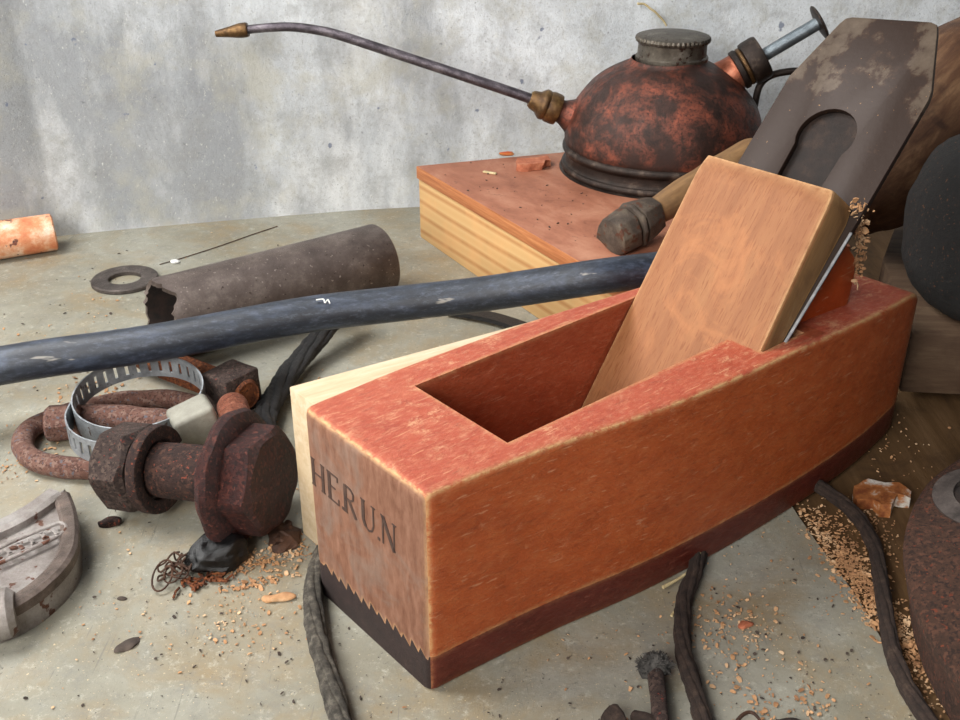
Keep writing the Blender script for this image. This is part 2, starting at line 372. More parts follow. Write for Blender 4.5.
def tag(o, label=None, cat=None, group=None, kind=None):
    for k, v in (('label', label), ('category', cat), ('group', group), ('kind', kind)):
        if v: o[k] = v
    return o
def thing(name, label, cat, loc, fr=None, group=None):
    o = bpy.data.objects.new(name, None); C.objects.link(o); o.empty_display_size = .02
    fr = fr or T(*loc)
    m = fr.copy(); m.translation = fr.translation*S; o.matrix_local = m
    o['_m'] = [list(r) for r in fr]
    return tag(o, label, cat, group)
def boolean(a, b, op='DIFFERENCE'):
    """a, b bmeshes -> new bmesh"""
    os_ = []
    for k in (a, b):
        bmesh.ops.recalc_face_normals(k, faces=k.faces)
        me = bpy.data.meshes.new('t'); k.to_mesh(me); k.free()
        o = bpy.data.objects.new('t', me); C.objects.link(o); os_.append(o)
    md = os_[0].modifiers.new('b', 'BOOLEAN'); md.object = os_[1]; md.operation = op; md.solver = 'MANIFOLD'
    dg = bpy.context.evaluated_depsgraph_get(); dg.update()
    me = bpy.data.meshes.new_from_object(os_[0].evaluated_get(dg))
    r = bmesh.new(); r.from_mesh(me)
    for o in os_:
        m = o.data; bpy.data.objects.remove(o); bpy.data.meshes.remove(m)
    bpy.data.meshes.remove(me); return r

# ------------------------------------------------------------------ setting: bench top and wall
b = NB()
edge_pts = cr([(12.9,8),(12.7,20),(12.5,24.5),(12.3,27),(11.6,31.2),(11.0,37),(10.2,46),(9.5,60),(9.2,80)], 3)
prism(b, [(-90,80),(-90,8)]+edge_pts, -.15, 0)
tag(obj('bench_top', b, MT['table']), 'scratched grey painted sheet covering the workbench', 'workbench', kind='structure')
b = NB(); box(b, 8.5, 70, 8, 80, -3, -.15)
tag(obj('bench_board', b, MT['bench']), 'dark brown bench board at the right of the grey sheet', 'workbench', kind='structure')
b = NB()
wl = cr([(-95,20),(-50,45),(-28.1,57.3),(-23.7,59.6),(-10.1,63.1),(-4.1,64.2),(16,67.2),(70,75)], 5)
prism(b, wl+[(70,82),(-95,82)], -.2, 45)
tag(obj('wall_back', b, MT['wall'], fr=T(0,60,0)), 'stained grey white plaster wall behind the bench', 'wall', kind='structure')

# ------------------------------------------------------------------ the wooden plane (frame: s along, t across, z up)
yaw = math.radians(40.5)
PM = T(-3.2, 24.6, 0) @ Matrix.Rotation(yaw, 4, 'Z')
right = cr([(0,-2.72),(2,-2.9),(4.5,-3.2),(8,-3.78),(12,-4.12),(16,-4.22),(19.5,-4.12),(22,-3.85),(23.6,-3.55),(24.6,-2.9),(24.9,-2.0)], 6)
left = cr([(0,3.2),(.15,3.28),(.5,3.34),(1.8,3.38),(4,3.44),(8.5,3.32),(11,3.1),(13.5,2.85),(17,2.45),(20.5,1.8),(22.8,1.0),(24.2,-.1),(24.9,-1.5)], 6)
def interp(c, s):
    for a, d in zip(c, c[1:]):
        if a[0] <= s <= d[0]+1e-9:
            k = (s-a[0])/max(d[0]-a[0], 1e-9); return a[1]+(d[1]-a[1])*k
    return c[-1][1]
def ztop(s):
    base = 7.0 if s < 14 else 7.0-.85*((s-14)/10.9)**1.6
    if s > 22.4: base -= 1.15*((s-22.4)/2.5)**2.2
    return base
ss = [0,.06,.14,.25,.4,.6,.8,1.1,1.5,2]+[2+i*.8 for i in range(1, 26)]+[22.4,22.8,23.2,23.6,24,24.3,24.55,24.7,24.8,24.87]
def body_solid():
    bm = NB(); rings = []
    for s in ss:
        ins = 0
        if s < .25: ins = .2*(1-math.sqrt(max(0, 1-(1-s/.25)**2)))
        tr, tl, zt, r, rb = interp(right, s)+ins, interp(left, s)-ins, ztop(s)-ins, .22, .10
        z0 = 0
        ring = [(tr+rb, z0), (tr+.03, z0+.04), (tr, z0+rb)]
        for k in range(5):
            a = PI-k*PI/8; ring.append((tr+r+r*math.cos(a), zt-r+r*math.sin(a)))
        for k in range(5):
            a = PI/2-k*PI/8; ring.append((tl-r+r*math.cos(a), zt-r+r*math.sin(a)))
        ring += [(tl, z0+rb), (tl-.03, z0+.04), (tl-rb, z0)]
        rings.append([bm.verts.new((s, t, z)) for t, z in ring])
    m = len(rings[0])
    for a, c in zip(rings, rings[1:]):
        for k in range(m): bm.faces.new((a[k], a[(k+1) % m], c[(k+1) % m], c[k]))
    bm.faces.new(rings[0]); bm.faces.new(rings[-1][::-1])
    return bm
def zigzag():
    """everything below the toothed glue line"""
    pts = [(-6.0, 1.3), (-2.62, 1.3)]; n = 13; t0, t1 = -2.6, 2.75; w = (t1-t0)/n
    for i in range(n):
        q = t0+i*w; j = .07*math.sin(i*2.3)
        pts += [(q+.01, 1.15+j*.6), (q+w*.8, 1.43+j*.7)]
    pts += [(2.8, 1.3), (5.0, 1.3)]; t0, t1 = -6.0, 5.0
    poly = pts+[(t1, -1), (t0, -1)]
    bm = NB(); M = Matrix(((0,0,1,0),(1,0,0,0),(0,1,0,0),(0,0,0,1)))
    prism(bm, poly, -2, 30, M); return bm
def cut(polysz, t0, t1):
    bm = NB(); M = Matrix(((1,0,0,0),(0,0,-1,0),(0,1,0,0),(0,0,0,1)))
    prism(bm, polysz, -t1, -t0, M); return bm
body = boolean(body_solid(), zigzag())
sole = boolean(body_solid(), zigzag(), 'INTERSECT')
k = 1.1
body = boolean(body, cut([(3.35,8),(3.35,6.9),(8.2,1.9),(11.2,1.9),(15.75,6.9),(16.6,8)], -2.2, 2.12))
body = boolean(body, cut([(13.45,7.6),(13.45,7.0),(10.2,3.2),(12.2,3.2),(15.75,6.9),(16.6,8)], -3.52, 2.14))
for bm in (body,):
    bm.normal_update()
    for f in bm.faces:
        n, c = f.normal, f.calc_center_median()
        inside = 3.3 < c.x < 16.7 and -3.55 < c.y < 2.6 and c.z < 6.99 and abs(c.y-interp(right, c.x)) > .3 and abs(c.y-interp(left, c.x)) > .25
        if inside: f.material_index = 3
        elif n.z > .6: f.material_index = 0
        elif n.x < -.75 and c.x < 1: f.material_index = 2
        else: f.material_index = 1
sole.normal_update()
for f in sole.faces:
    f.material_index = 1 if f.normal.x < -.7 and f.calc_center_median().x < 1 else 0
plane = thing('hand_plane', 'worn red and orange wooden hand plane stamped HERUN, lying in front of the oil can', 'hand plane', None, PM)
body.transform(PM); sole.transform(PM)
obj('body', body, [MT['red_top'], MT['red_side'], MT['front'], MT['red_in']], plane, smooth=40)
tag(obj('sole', sole, [MT['sole'], MT['sole_end']], plane, smooth=40), 'dark red-brown sole with a toothed joint at the front')
# stamped letters
def letters():
    bm = NB()
    def stroke(x0, y0, x1, y1, w0, w1=None):
        w1 = w1 or w0; d = V((x1-x0, y1-y0)).normalized(); n = V((-d.y, d.x))
        ps = [V((x0,y0))+n*w0/2, V((x0,y0))-n*w0/2, V((x1,y1))-n*w1/2, V((x1,y1))+n*w1/2]
        prism(bm, [tuple(p) for p in ps], -.02, .02)
    x = 0
    def H(x): stroke(x,0,x,1,.13); stroke(x+.5,0,x+.5,1,.13); stroke(x,.5,x+.5,.5,.05); [stroke(a-.1,c,a+.1,c,.04) for a in (x,x+.5) for c in (0,1)]
    def E_(x): stroke(x,0,x,1,.14); stroke(x-.1,1,x+.42,1,.05); stroke(x-.1,0,x+.45,0,.05); stroke(x,.52,x+.3,.52,.05); stroke(x+.42,1.02,x+.42,.84,.05); stroke(x+.45,-.02,x+.45,.2,.05)
    def R_(x):
        stroke(x,0,x,1,.14); stroke(x-.1,0,x+.1,0,.04)
        pts = [(x,1),(x+.28,.98),(x+.4,.85),(x+.38,.65),(x+.25,.54),(x,.52)]
        for a, c in zip(pts, pts[1:]): stroke(*a, *c, .07)
        stroke(x+.18,.54,x+.5,0,.12)
    def U_(x):
        pts = [(x,1),(x,.3),(x+.1,.08),(x+.25,.0),(x+.4,.08),(x+.48,.3),(x+.48,1)]
        for i, (a, c) in enumerate(zip(pts, pts[1:])): stroke(*a, *c, .13 if i < 2 else .06)
        stroke(x-.1,1,x+.1,1,.04); stroke(x+.38,1,x+.58,1,.04)
    def N_(x): stroke(x,0,x,1,.06); stroke(x,1,x+.5,0,.14); stroke(x+.5,0,x+.5,1,.06); stroke(x-.1,1,x+.06,1,.04); stroke(x+.42,1,x+.6,1,.04)
    H(0); E_(.84); R_(1.64); U_(2.5); N_(3.42)
    stroke(1.5,-.02,1.5,.08,.1); stroke(3.22,-.02,3.22,.08,.1)
    return bm
lt = letters()
# text plane: x to the right of the reader = -t, y = z up
LM = PM @ Matrix(((0,0,-1,0),(-1,0,0,2.95),(0,1,0,4.38),(0,0,0,1))) @ Matrix.Rotation(math.radians(-2.0), 4, 'Z') @ Matrix.Diagonal((1.06,.98,1,1))
lt.transform(LM)
tag(obj('lettering', lt, MT['ink'], plane), 'stamped letters HERUN')
# wedge : slope frame, x up the slope, y across, z normal
def slope(s0, z0, kk):
    a = math.atan(kk); return PM @ T(s0, 0, z0) @ Matrix.Rotation(-a, 4, 'Y')
WM = slope(13.34, 7.0, 1.45)
b = NB()
L0, L1 = -5.2, 5.85          # along the slope from the rim
def wt(x): return (-3.50+.03*x, 2.08)
prof = []
rows = []
for x in [L0, -4, -2, 0, 2, 3.6, 4.6, 5.2, 5.6, 5.78, L1]:
    a, c = wt(x); rnd = 0 if x < 4.9 else (x-4.9)/(L1-4.9)
    th = .97+.132*x
    z1 = -.22*rnd**2
    rt = .2*rnd**3                                   # rounded top right corner
    ring = [(a+rt, -th), (a+rt, z1-.16), (a+rt+.05, z1-.05), (a+rt+.16, z1), (-.5, z1), (c-.10, z1), (c-.02, z1-.04), (c, z1-.12), (c, -th)]
    rows.append([b.verts.new(WM @ V((x, t, z))) for t, z in ring])
m = len(rows[0])
for i in range(len(rows)-1):
    for q in range(m):
        f = b.faces.new((rows[i][q], rows[i][(q+1) % m], rows[i+1][(q+1) % m], rows[i+1][q]))
        if q in (0,8): f.material_index = 1
b.faces.new(rows[0]); b.faces.new(rows[-1][::-1])
bmesh.ops.subdivide_edges(b, edges=b.edges[:], cuts=1, use_grid_fill=True)
obj('wedge', b, [MT['beech'], MT['beech_side']], plane, fr=WM)
# blade
BM = slope(14.67, 7.0, k)
def blade_poly(grow=0):
    return [(-6.9,-3.4-grow),(0,-3.5-grow),(5.2,-3.62-grow),(9.55,-3.62-grow),(9.9,-3.55),(12.1,-2.6),(12.38,-2.45),(12.45,-2.2),(12.18,.75),(12.08,.98),(11.85,1.1),(9.8,1.72+grow),(9.4,1.85+grow),(0,1.9+grow),(-6.9,1.8+grow)]
b = NB(); prism(b, blade_poly(), -.24, 0)
hole = NB()
cx, cy, r = 7.45, -.82, 1.08
pts = [(cx+r*math.cos(a), cy+r*1.02*math.sin(a)) for a in [math.radians(d) for d in range(-120, 121, 12)]]
pts += [(-4, cy+.6), (-4, cy-.5)]
pts = [p for p in pts]
prism(hole, pts, -1, 1)
b = boolean(b, hole); bev(b, .03, 2); b.transform(BM)
obj('blade', b, MT['blade'], plane, fr=BM)
b = NB(); prism(b, [(-6.5,-3.25),(6.2,-3.35),(8.4,-3.2),(9.6,-2.0),(9.75,-.9),(9.5,.4),(8.6,1.5),(6.2,1.75),(-6.5,1.7)], -.56, -.3); bev(b, .05, 2); b.transform(BM)
tag(obj('cap_iron', b, MT['blade_back'], plane, fr=BM), 'rusty second iron showing through the blade hole')
b = NB(); prism(b, [(-.6,-3.60),(-.6,-3.50),(4.3,-3.575),(4.3,-3.67)], -.05, .035); bev(b, .02, 1)  # thin pale strip, the blade edge highlight put in as colour
b.transform(BM); obj('edge_highlight', b, MT['steel'], plane, fr=BM)['label'] = 'pale strip painting the highlight along the steel blade edge'
# orange block behind the blade
b = NB(); M = PM @ Matrix(((1,0,0,0),(0,0,-1,0),(0,1,0,0),(0,0,0,1)))
prism(b, [(15.0,6.6),(19.3,6.55),(19.55,6.75),(19.6,8.0),(19.4,8.6),(18.2,9.7),(17.85,9.75)], -1.6, 2.95, M); bev(b, .12, 2)
tag(obj('bed_block', b, MT['orange'], plane, fr=PM), 'bright orange wooden block bracing the blade')
# sawdust caught on the block behind the blade
def flakes(bm, n, where, size=(.04,.16), z=.0, curl=.3):
    for i in range(n):
        p = where()
        s = random.uniform(*size)*random.choice([.5,.7,1,1]); w = s*random.uniform(.3,.8)
        M = T(p) @ Matrix.Rotation(random.uniform(0, 6.28), 4, 'Z') @ Matrix.Rotation(random.gauss(0, curl), 4, 'X') @ Matrix.Rotation(random.gauss(0, curl), 4, 'Y')
        h = s*.12
        a = [bm.verts.new(M @ V(q)) for q in ((-s,-w,0),(s*.2,-w*1.1,h*2),(s,-w*.4,0),(s*.7,w,0),(-s*.4,w*.9,h*1.5),(-s*1.1,w*.2,0))]
        c = [bm.verts.new(v.co+M.to_3x3() @ V((0,0,h+.012))) for v in a]
        bm.faces.new(a[::-1]); bm.faces.new(c)
        for q in range(6): bm.faces.new((a[q], a[(q+1) % 6], c[(q+1) % 6], c[q]))
b = NB()
line = cr([(17.9,-3.55,11.2),(18.3,-3.4,10.5),(18.9,-3.2,9.9),(19.5,-3.0,9.1),(19.65,-2.95,8.3),(19.7,-2.9,7.7)], 8)
def onl():
    p = V(random.choice(line)); return PM @ (p+V((random.gauss(0,.12), random.gauss(0,.13), random.gauss(0,.14))))
flakes(b, 190, onl, (.05,.15), curl=1.2)
o = obj('sawdust_clump', b, MT['flake'], plane, smooth=10); tag(o, 'clump of pale sawdust stuck behind the blade', kind='stuff')

# ------------------------------------------------------------------ pale sawn block beside the plane
b = NB()
A = V((-6.3,30.1)); d1 = V((10.9,6.6)).normalized(); 
far = A+d1*14.5
nrm = V((math.sin(yaw), -math.cos(yaw)))
def pl(s, t): q = PM @ V((s,t,0)); return (q.x, q.y)
poly = [tuple(A), pl(1.2,3.5), pl(4.5,3.5), pl(10.5,3.45), pl(14.6,3.2), (far.x, far.y)]
prism(b, poly, 0, 6.0); bev(b, .07, 2); rough(b, .02, 1.2)
tag(obj('pale_wood_block', b, MT['pale'], fr=T(-6.3,30.1,0) @ Matrix.Rotation(math.atan2(d1.y, d1.x), 4, 'Z')), 'pale sawn wood block pressed along the far side of the plane', 'wood block')

# ------------------------------------------------------------------ board under the oil can
blk = thing('wood_board', 'thick pine block with brown plywood top carrying the oil can', 'wood block', (6.5,52,0))
E1, E2 = V((-3.7,58.9)), V((7.05,40.3))
R1, R2 = V((16.5,65.2)), V((17.6,46.5))
Mid = V((9.9,41.9))
pw = [tuple(E1), tuple(E2), tuple(Mid), tuple(R2), tuple(R1)]
b = NB(); prism(b, [(p[0]+(.12 if i < 2 else 0), p[1]) for i, p in enumerate(pw)], 0, 3.66); bev(b, .08, 2)
fr = T(-3.7,58.9,0) @ Matrix.Rotation(math.atan2(E2.y-E1.y, E2.x-E1.x), 4, 'Z')
tag(obj('pine_base', b, MT['pine'], blk, fr=fr), 'pale pine underside with growth rings')
b = NB(); prism(b, pw, 3.66, 4.4); bev(b, .05, 2); b.normal_update()
for f in b.faces:
    if abs(f.normal.z) < .5: f.material_index = 1
tag(obj('plywood_top', b, [MT['ply'], MT['ply_edge']], blk, fr=fr), 'reddish brown plywood top')
# flecks on it
b = NB(); prism(b, [(-1.1,-.5),(-.3,-.75),(.5,-.6),(1.1,.1),(.9,.6),(-.1,.65),(-.8,.4)], 0, .45, T(3.0,58.6,4.4) @ Matrix.Rotation(.2, 4, 'Z')); dens(b, 3) if 'dens' in globals() else bmesh.ops.subdivide_edges(b, edges=b.edges[:], cuts=3, use_grid_fill=True); rough(b, .16, 1.6, 3); rough(b, .05, 6, 3)
for v in b.verts: v.co.z = max(v.co.z, 4.405)
tag(obj('wood_chip', b, MT['chip']), 'orange crumb of wood on the plywood left of the oil can', 'wood chip')
b = NB(); box(b, -.42, .42, -.1, .1, 0, .1, T(.55,57.5,4.4) @ Matrix.Rotation(-.5, 4, 'Z')); bev(b, .03, 1)
tag(obj('wood_splinter', b, MT['straw']), 'small pale splinter on the plywood left of the orange crumb', 'splinter')
b = NB(); bmesh.ops.create_icosphere(b, subdivisions=2, radius=1); b.transform(T(1.6,60.9,4.5) @ Matrix.Diagonal((.45,.25,.14,1))); rough(b, .08, 2, 3)
tag(obj('wood_crumb', b, MT['orange']), 'tiny orange crumb behind the larger one on the plywood', 'wood chip')

# ------------------------------------------------------------------ oil can
OX, OY, OZ = 10.35, 58.6, 4.4
can = thing('oil_can', 'rusty copper pump oil can with long thin spout on the plywood-topped block', 'oil can', (OX,OY,OZ))
b = NB()
prof = [(5.1,1.2),(5.2,1.45),(5.25,1.8),(5.2,2.4),(5.05,3.0),(4.75,3.7),(4.3,4.35),(3.75,4.95),(3.1,5.45),(2.5,5.8),(2.1,6.0),(1.95,6.2)]
lathe(b, [(p[0], p[1]) for p in cr(prof, 4)], T(OX,OY,OZ) @ Matrix.Diagonal((1.05,1.05,1,1)), 72)
rough(b, .06, .5, 2)
obj('can_body', b, MT['copper'], can)
b = NB()
lathe(b, cr([(0,0),(5.3,0),(5.6,.07),(5.68,.25),(5.6,.42),(5.46,.5),(5.44,.95),(5.52,1.02),(5.64,1.2),(5.58,1.42),(5.3,1.55),(5.15,1.6)], 3), T(OX,OY,OZ), 72)
tag(obj('base_rim', b, MT['dark_metal'], can), 'dark rolled metal base rim')
b = NB()
lathe(b, [(1.95,6.05),(1.98,6.2),(1.98,6.32),(1.88,6.4),(1.86,6.9),(1.9,7.1)]+[(1.9,7.2)], T(OX+.15,OY,OZ), 64)
obj('neck', b, MT['cap'], can)
b = NB()
rg = lathe(b, [(1.86,7.05),(2.0,7.12),(2.05,7.24),(2.0,7.38),(1.82,7.44),(1.5,7.5),(.8,7.58),(0,7.6)], T(OX+.15,OY,OZ), 96)
for ri in (1,2,3):
    for i, v in enumerate(rg[ri]):
        if i % 2: c = V((OX+.15,OY,v.co.z)); v.co = c+(v.co-c)*.975
tag(obj('filler_cap', b, MT['cap'], can), 'knurled round filler cap')
# spout
sp0 = V((5.9,59,11.05-4.4+.3)); 
def W(x, z, y=59.0): return V((x, y, z))
b = NB()
ax = (W(2.53,8.36)-W(4.8,7.45)).normalized()
FM = frame(W(4.75,7.48), ax)
Lz = FM @ Matrix(((0,0,1,0),(0,1,0,0),(-1,0,0,0),(0,0,0,1)))
lathe(b, [(1.55,-1.6),(1.25,-.8),(.9,-.3),(.68,.1),(.6,.35)], Lz, 32)
obj('spout_root', b, MT['copper'], can)
b = NB(); lathe(b, [(0,.2),(.55,.2),(.62,.3),(.84,.34),(.88,.5),(.88,.9),(.82,1.05),(.86,1.12),(.86,1.3),(.78,1.42),(.6,1.6),(.52,1.95),(.42,2.1),(0,2.1)], Lz, 36)
tag(obj('spout_collar', b, MT['brass'], can), 'brass collar at the foot of the spout')
tube = cr([W(3.2,8.1),W(2.3,8.45),W(-1.1,9.58),W(-4.4,10.66),W(-7.6,11.7),W(-9.0,12.02),W(-10.35,12.17),W(-11.7,12.12),W(-12.9,12.0)], 8)
b = NB(); sweep(b, tube, [.30-.07*i/len(tube) for i in range(len(tube))], 16)
obj('spout', b, MT['spout'], can, fr=frame(W(2.3,8.4), ax))
NM = frame(W(-12.75,12.02), V((-1,0,-.13))) @ Matrix(((0,0,1,0),(0,1,0,0),(-1,0,0,0),(0,0,0,1)))
b = NB(); lathe(b, [(0,-.1),(.36,-.1),(.40,0),(.40,.3),(.37,.5),(.26,1.1),(.2,1.5),(.17,1.7),(0,1.7)], NM, 20)
tag(obj('nozzle_tip', b, MT['brass'], can), 'small brass nozzle at the spout tip')
# pump
pa = W(13.5,9.3); pd = (W(18.3,12.25)-W(14.0,9.55)).normalized()
QM = frame(pa, pd) @ Matrix(((0,0,1,0),(0,1,0,0),(-1,0,0,0),(0,0,0,1)))
b = NB(); lathe(b, [(1.3,-1.6),(1.15,-.6),(1.05,0),(1.0,.4),(.98,1.3)], QM, 32)
tag(obj('pump_barrel', b, MT['bright_copper'], can), 'bare copper pump barrel')
b = NB(); lathe(b, [(0,.9),(1.0,.9),(1.12,.95),(1.14,1.2),(1.04,1.3),(1.04,1.5),(1.2,1.56),(1.24,1.75),(1.24,2.35),(1.18,2.5),(.4,2.52),(0,2.52)], QM, 36)
tag(obj('pump_collar', b, MT['dark_metal'], can), 'dark screwed collar')
b = NB(); lathe(b, [(1.045,1.28),(1.1,1.34),(1.1,1.46),(1.045,1.52)], QM, 36)
obj('brass_band', b, MT['brass'], can)
b = NB(); lathe(b, [(0,2.4),(.36,2.4),(.36,5.75),(0,5.75)], QM, 20)
tag(obj('plunger', b, MT['rod'], can), 'grey steel plunger rod')
b = NB(); lathe(b, [(0,5.7),(.7,5.72),(.95,5.78),(1.0,5.85),(.93,5.92),(.4,6.0),(0,6.02)], QM, 32)
tag(obj('thumb_plate', b, MT['dark_metal'], can), 'round thumb plate on the plunger')
b = NB()
sweep(b, cr([W(15.2,6.2),W(15.45,7.6),W(15.6,8.9),W(16.1,9.5),W(17.0,9.75),W(18.0,9.75),W(18.9,9.2),W(19.2,8.0),W(18.6,6.6),W(17.0,5.6),W(15.3,5.5)], 6), .2, 12)
obj('handle', b, MT['dark_metal'], can)

# ------------------------------------------------------------------ twig on the wall
b = NB(); sweep(b, cr([(9.4,65.5,12.35),(9.9,65.6,12.25),(10.4,65.6,11.9),(10.9,65.7,11.5),(11.3,65.75,11.0)], 5), [.07]*21, 6); rough(b, .05, 3)
tag(obj('dry_twig', b, MT['straw']), 'thin dry stalk on the wall above the oil can cap', 'twig')

# ------------------------------------------------------------------ iron pipe, washer, orange pipe, thread
b = NB()
a0, a1 = V((-14.75,43.7,1.9)), V((-5.15,50.8,1.9)); ax = (a1-a0).normalized(); FM = frame(a0, ax); L = (a1-a0).length
seg = 64; rr = 1.9; ri = 1.62
def rag(i): 
    a = 2*PI*i/seg
    return .35*noise.noise(V((math.cos(a)*2, math.sin(a)*2, 1)))+.22*noise.noise(V((math.cos(a)*6, math.sin(a)*6, 4)))+(.35 if 1.7 < a < 2.6 else 0)
rings = []
for kk, (x, r_) in enumerate([(L-.1,ri),(L,ri+.1),(L,rr-.08),(L-.1,rr),(L*.75,rr),(L*.5,rr),(L*.25,rr),(.9,rr),(.3,rr),(0,rr-.04),(0,ri),(.9,ri),(L*.5,ri),(L-.1,ri)]):
    ring = []
    for i in range(seg):
        a = 2*PI*i/seg; xx = x+(rag(i) if x < .35 else 0)
        ring.append(b.verts.new(FM @ V((xx, r_*math.cos(a), r_*math.sin(a)))))
    rings.append(ring)
for q in range(len(rings)-1):
    for i in range(seg):
        f = b.faces.new((rings[q][i], rings[q][(i+1) % seg], rings[q+1][(i+1) % seg], rings[q+1][i]))
        if q >= 10: f.material_index = 1
for v in b.verts:
    d = noise.noise_vector(v.co*.35)*.05; v.co += V((d.x, d.y, abs(d.z)))
tag(obj('iron_pipe', b, [MT['pipe'], MT['inner']], fr=FM, smooth=50), 'short brown-grey iron pipe with a ragged open left end', 'pipe')
b = NB(); lathe(b, [(.86,.03),(.92,0),(1.7,0),(1.76,.05),(1.76,.2),(1.7,.26),(.92,.26),(.86,.22),(.86,.03)], T(-19.25,52.3,.0), 64)
tag(obj('washer', b, MT['washer']), 'flat dark iron washer lying left of the iron pipe', 'washer')
b = NB(); a0, a1 = V((-24.55,57.0,1.08)), V((-33.5,52.6,1.08)); FM = frame(a0, a1-a0)
Lz = FM @ Matrix(((0,0,1,0),(0,1,0,0),(-1,0,0,0),(0,0,0,1)))
lathe(b, [(.7,.6),(.7,.0),(.95,0),(1.06,.08),(1.08,3),(1.08,6),(1.08,9.8),(.7,9.8),(.7,.6)], Lz, 40)
tag(obj('painted_pipe', b, MT['orange_pipe'], fr=FM), 'short tube with peeling orange and white paint by the wall', 'pipe')
b = NB(); sweep(b, cr([(-18,54.6,.05),(-16.9,55.6,.05),(-15.2,57.4,.05),(-13.6,59.3,.05),(-12.4,60.6,.05)], 6), .028, 6)
tag(obj('thread', b, MT['wire']), 'thin dark thread on the bench between washer and wall', 'thread')
b = NB(); bmesh.ops.create_icosphere(b, subdivisions=2, radius=1); b.transform(T(-17.2,54.9,.1) @ Matrix.Diagonal((.28,.2,.1,1))); rough(b, .05, 3)
tag(obj('white_fleck', b, MT['white']), 'small white fleck between the washer and the iron pipe', 'fleck')

# ------------------------------------------------------------------ hose
b = NB()
hp = cr([(-48,26,.8),(-38,30,1.2),(-28,34.4,2.2),(-19.3,37.1,3.0),(-13.6,38.6,3.25),(-7.7,40.4,3.65),(-3.5,41.2,3.85),(0,41.4,4.2),(3,41.25,4.75),(5.4,41.15,5.19),(8.6,42.1,5.2)], 6)
sweep(b, hp, [.8-.05*i/len(hp) for i in range(len(hp))], 28)
tag(obj('rubber_hose', b, MT['hose'], fr=frame((-13,38.6,0), (1,.15,.02))), 'thick blue-black rubber hose running from left edge to plywood block', 'hose')
for nm, p, q, lab in (('black_strap', [(-1.6,48.2,.25),(0.6,47.2,.3),(2.3,45.9,.3),(3.6,44.6,.25)], .28, 'flat black strap under the hose beside the pine block'),):
    b = NB(); sweep(b, cr(p, 6), q, 8, prof=[(-1.4,-.4),(1.4,-.4),(1.4,.4),(-1.4,.4)]); tag(obj(nm, b, MT['black_strip']), lab, 'strap')

# ------------------------------------------------------------------ hose clamp
clampt = thing('hose_clamp', 'slotted zinc hose clamp with grey screw housing among the rusty bolts', 'hose clamp', (-13.6,36.2,.3))
CX, CY = -13.75, 36.75; CR = 2.5
def band(bm, pts, w, th=.05, slots=None):
    """pts list of (pos, updir) ; slotted strip"""
    n = len(pts)
    for i in range(n-1):
        (p, u), (q, v) = pts[i], pts[i+1]
        d = (q-p).normalized(); nr = d.cross(u).normalized()
        sl = slots and slots(i)
        segs = [(-w/2, w/2)] if not sl else [(-w/2, -w*.27), (w*.27, w/2)]
        for lo, hi in segs:
            a = [p+u*lo, q+v*lo, q+v*hi, p+u*hi]
            o_ = [bm.verts.new(x+nr*th/2) for x in a]; i_ = [bm.verts.new(x-nr*th/2) for x in a]
            bm.faces.new(o_); bm.faces.new(i_[::-1])
            for e in ((0,1),(2,3)):
                bm.faces.new((o_[e[0]], i_[e[0]], i_[e[1]], o_[e[1]]))
            if sl or True:
                bm.faces.new((o_[1], i_[1], i_[2], o_[2])); bm.faces.new((o_[3], i_[3], i_[0], o_[0]))
tilt = Matrix.Rotation(math.radians(7), 4, 'X')
def cp(a, dz=0, r=CR): return T(CX,CY,1.6) @ tilt @ V((r*1.02*math.cos(a), r*.98*math.sin(a), dz))
b = NB(); N_ = 240
pts = [(cp(2*PI*i/N_), (tilt @ V((0,0,1)))) for i in range(N_+1)]
band(b, pts, 1.05, .06, lambda i: 12 <= i <= 128 and i % 7 in (0, 1))
bmesh.ops.remove_doubles(b, verts=b.verts, dist=.0005)
obj('band', b, MT['zinc'], clampt, smooth=30)
b = NB()
tl = cr([(-13.0,33.4,1.4),(-13.9,33.2,1.35),(-14.9,33.5,1.35),(-15.7,34.2,1.35),(-16.2,35.2,1.35),(-16.3,36.2,1.4)], 14)
band(b, [(V(p), V((0,0,1))) for p in tl], 1.0, .06, lambda i: 10 < i < 60 and i % 6 in (0, 1))
tag(obj('band_tail', b, MT['zinc'], clampt, smooth=30), 'loose slotted tail of the band')
b = NB(); HM = T(-11.2,35.3,1.45) @ Matrix.Rotation(.5, 4, 'Z') @ Matrix.Rotation(-.25, 4, 'Y')
box(b, -.85, .85, -.72, .72, -.75, .75, HM); bev(b, .22, 3)
tag(obj('screw_housing', b, MT['zinc_dull'], clampt, fr=HM), 'dull grey screw housing')

# ------------------------------------------------------------------ rusty shackle under the clamp
sh = thing('shackle', 'flat rusty iron shackle lying under the hose clamp', 'shackle', (-15,35.6,0))
b = NB()
loop = [(-11.9,38.3,.42),(-13.5,38.9,.42),(-15.6,38.6,.42),(-17.3,37.7,.42),(-18.3,36.5,.42),(-18.15,35.2,.42),(-17.2,34.1,.42),(-15.6,33.6,.42),(-13.8,33.6,.42),(-12.3,34.2,.42)]
sweep(b, cr(loop, 6), .42, 14); rough(b, .06, 1, 4)
for v in b.verts: v.co.z = max(v.co.z, 0)
obj('bow', b, MT['rust_red'], sh)
b = NB(); sweep(b, cr([(-17.4,36.9,.72),(-15.5,36.75,.72),(-13.5,36.5,.72),(-11.9,36.4,.7)], 5), [.5+.14*math.sin(i/15*PI) for i in range(16)], 16); rough(b, .05, 1, 5)
obj('cross_pin', b, MT['rust_red'], sh)
b = NB(); KM = frame((-17.35,36.4,.75), (1,.15,0)) @ Matrix(((0,0,1,0),(0,1,0,0),(-1,0,0,0),(0,0,0,1)))
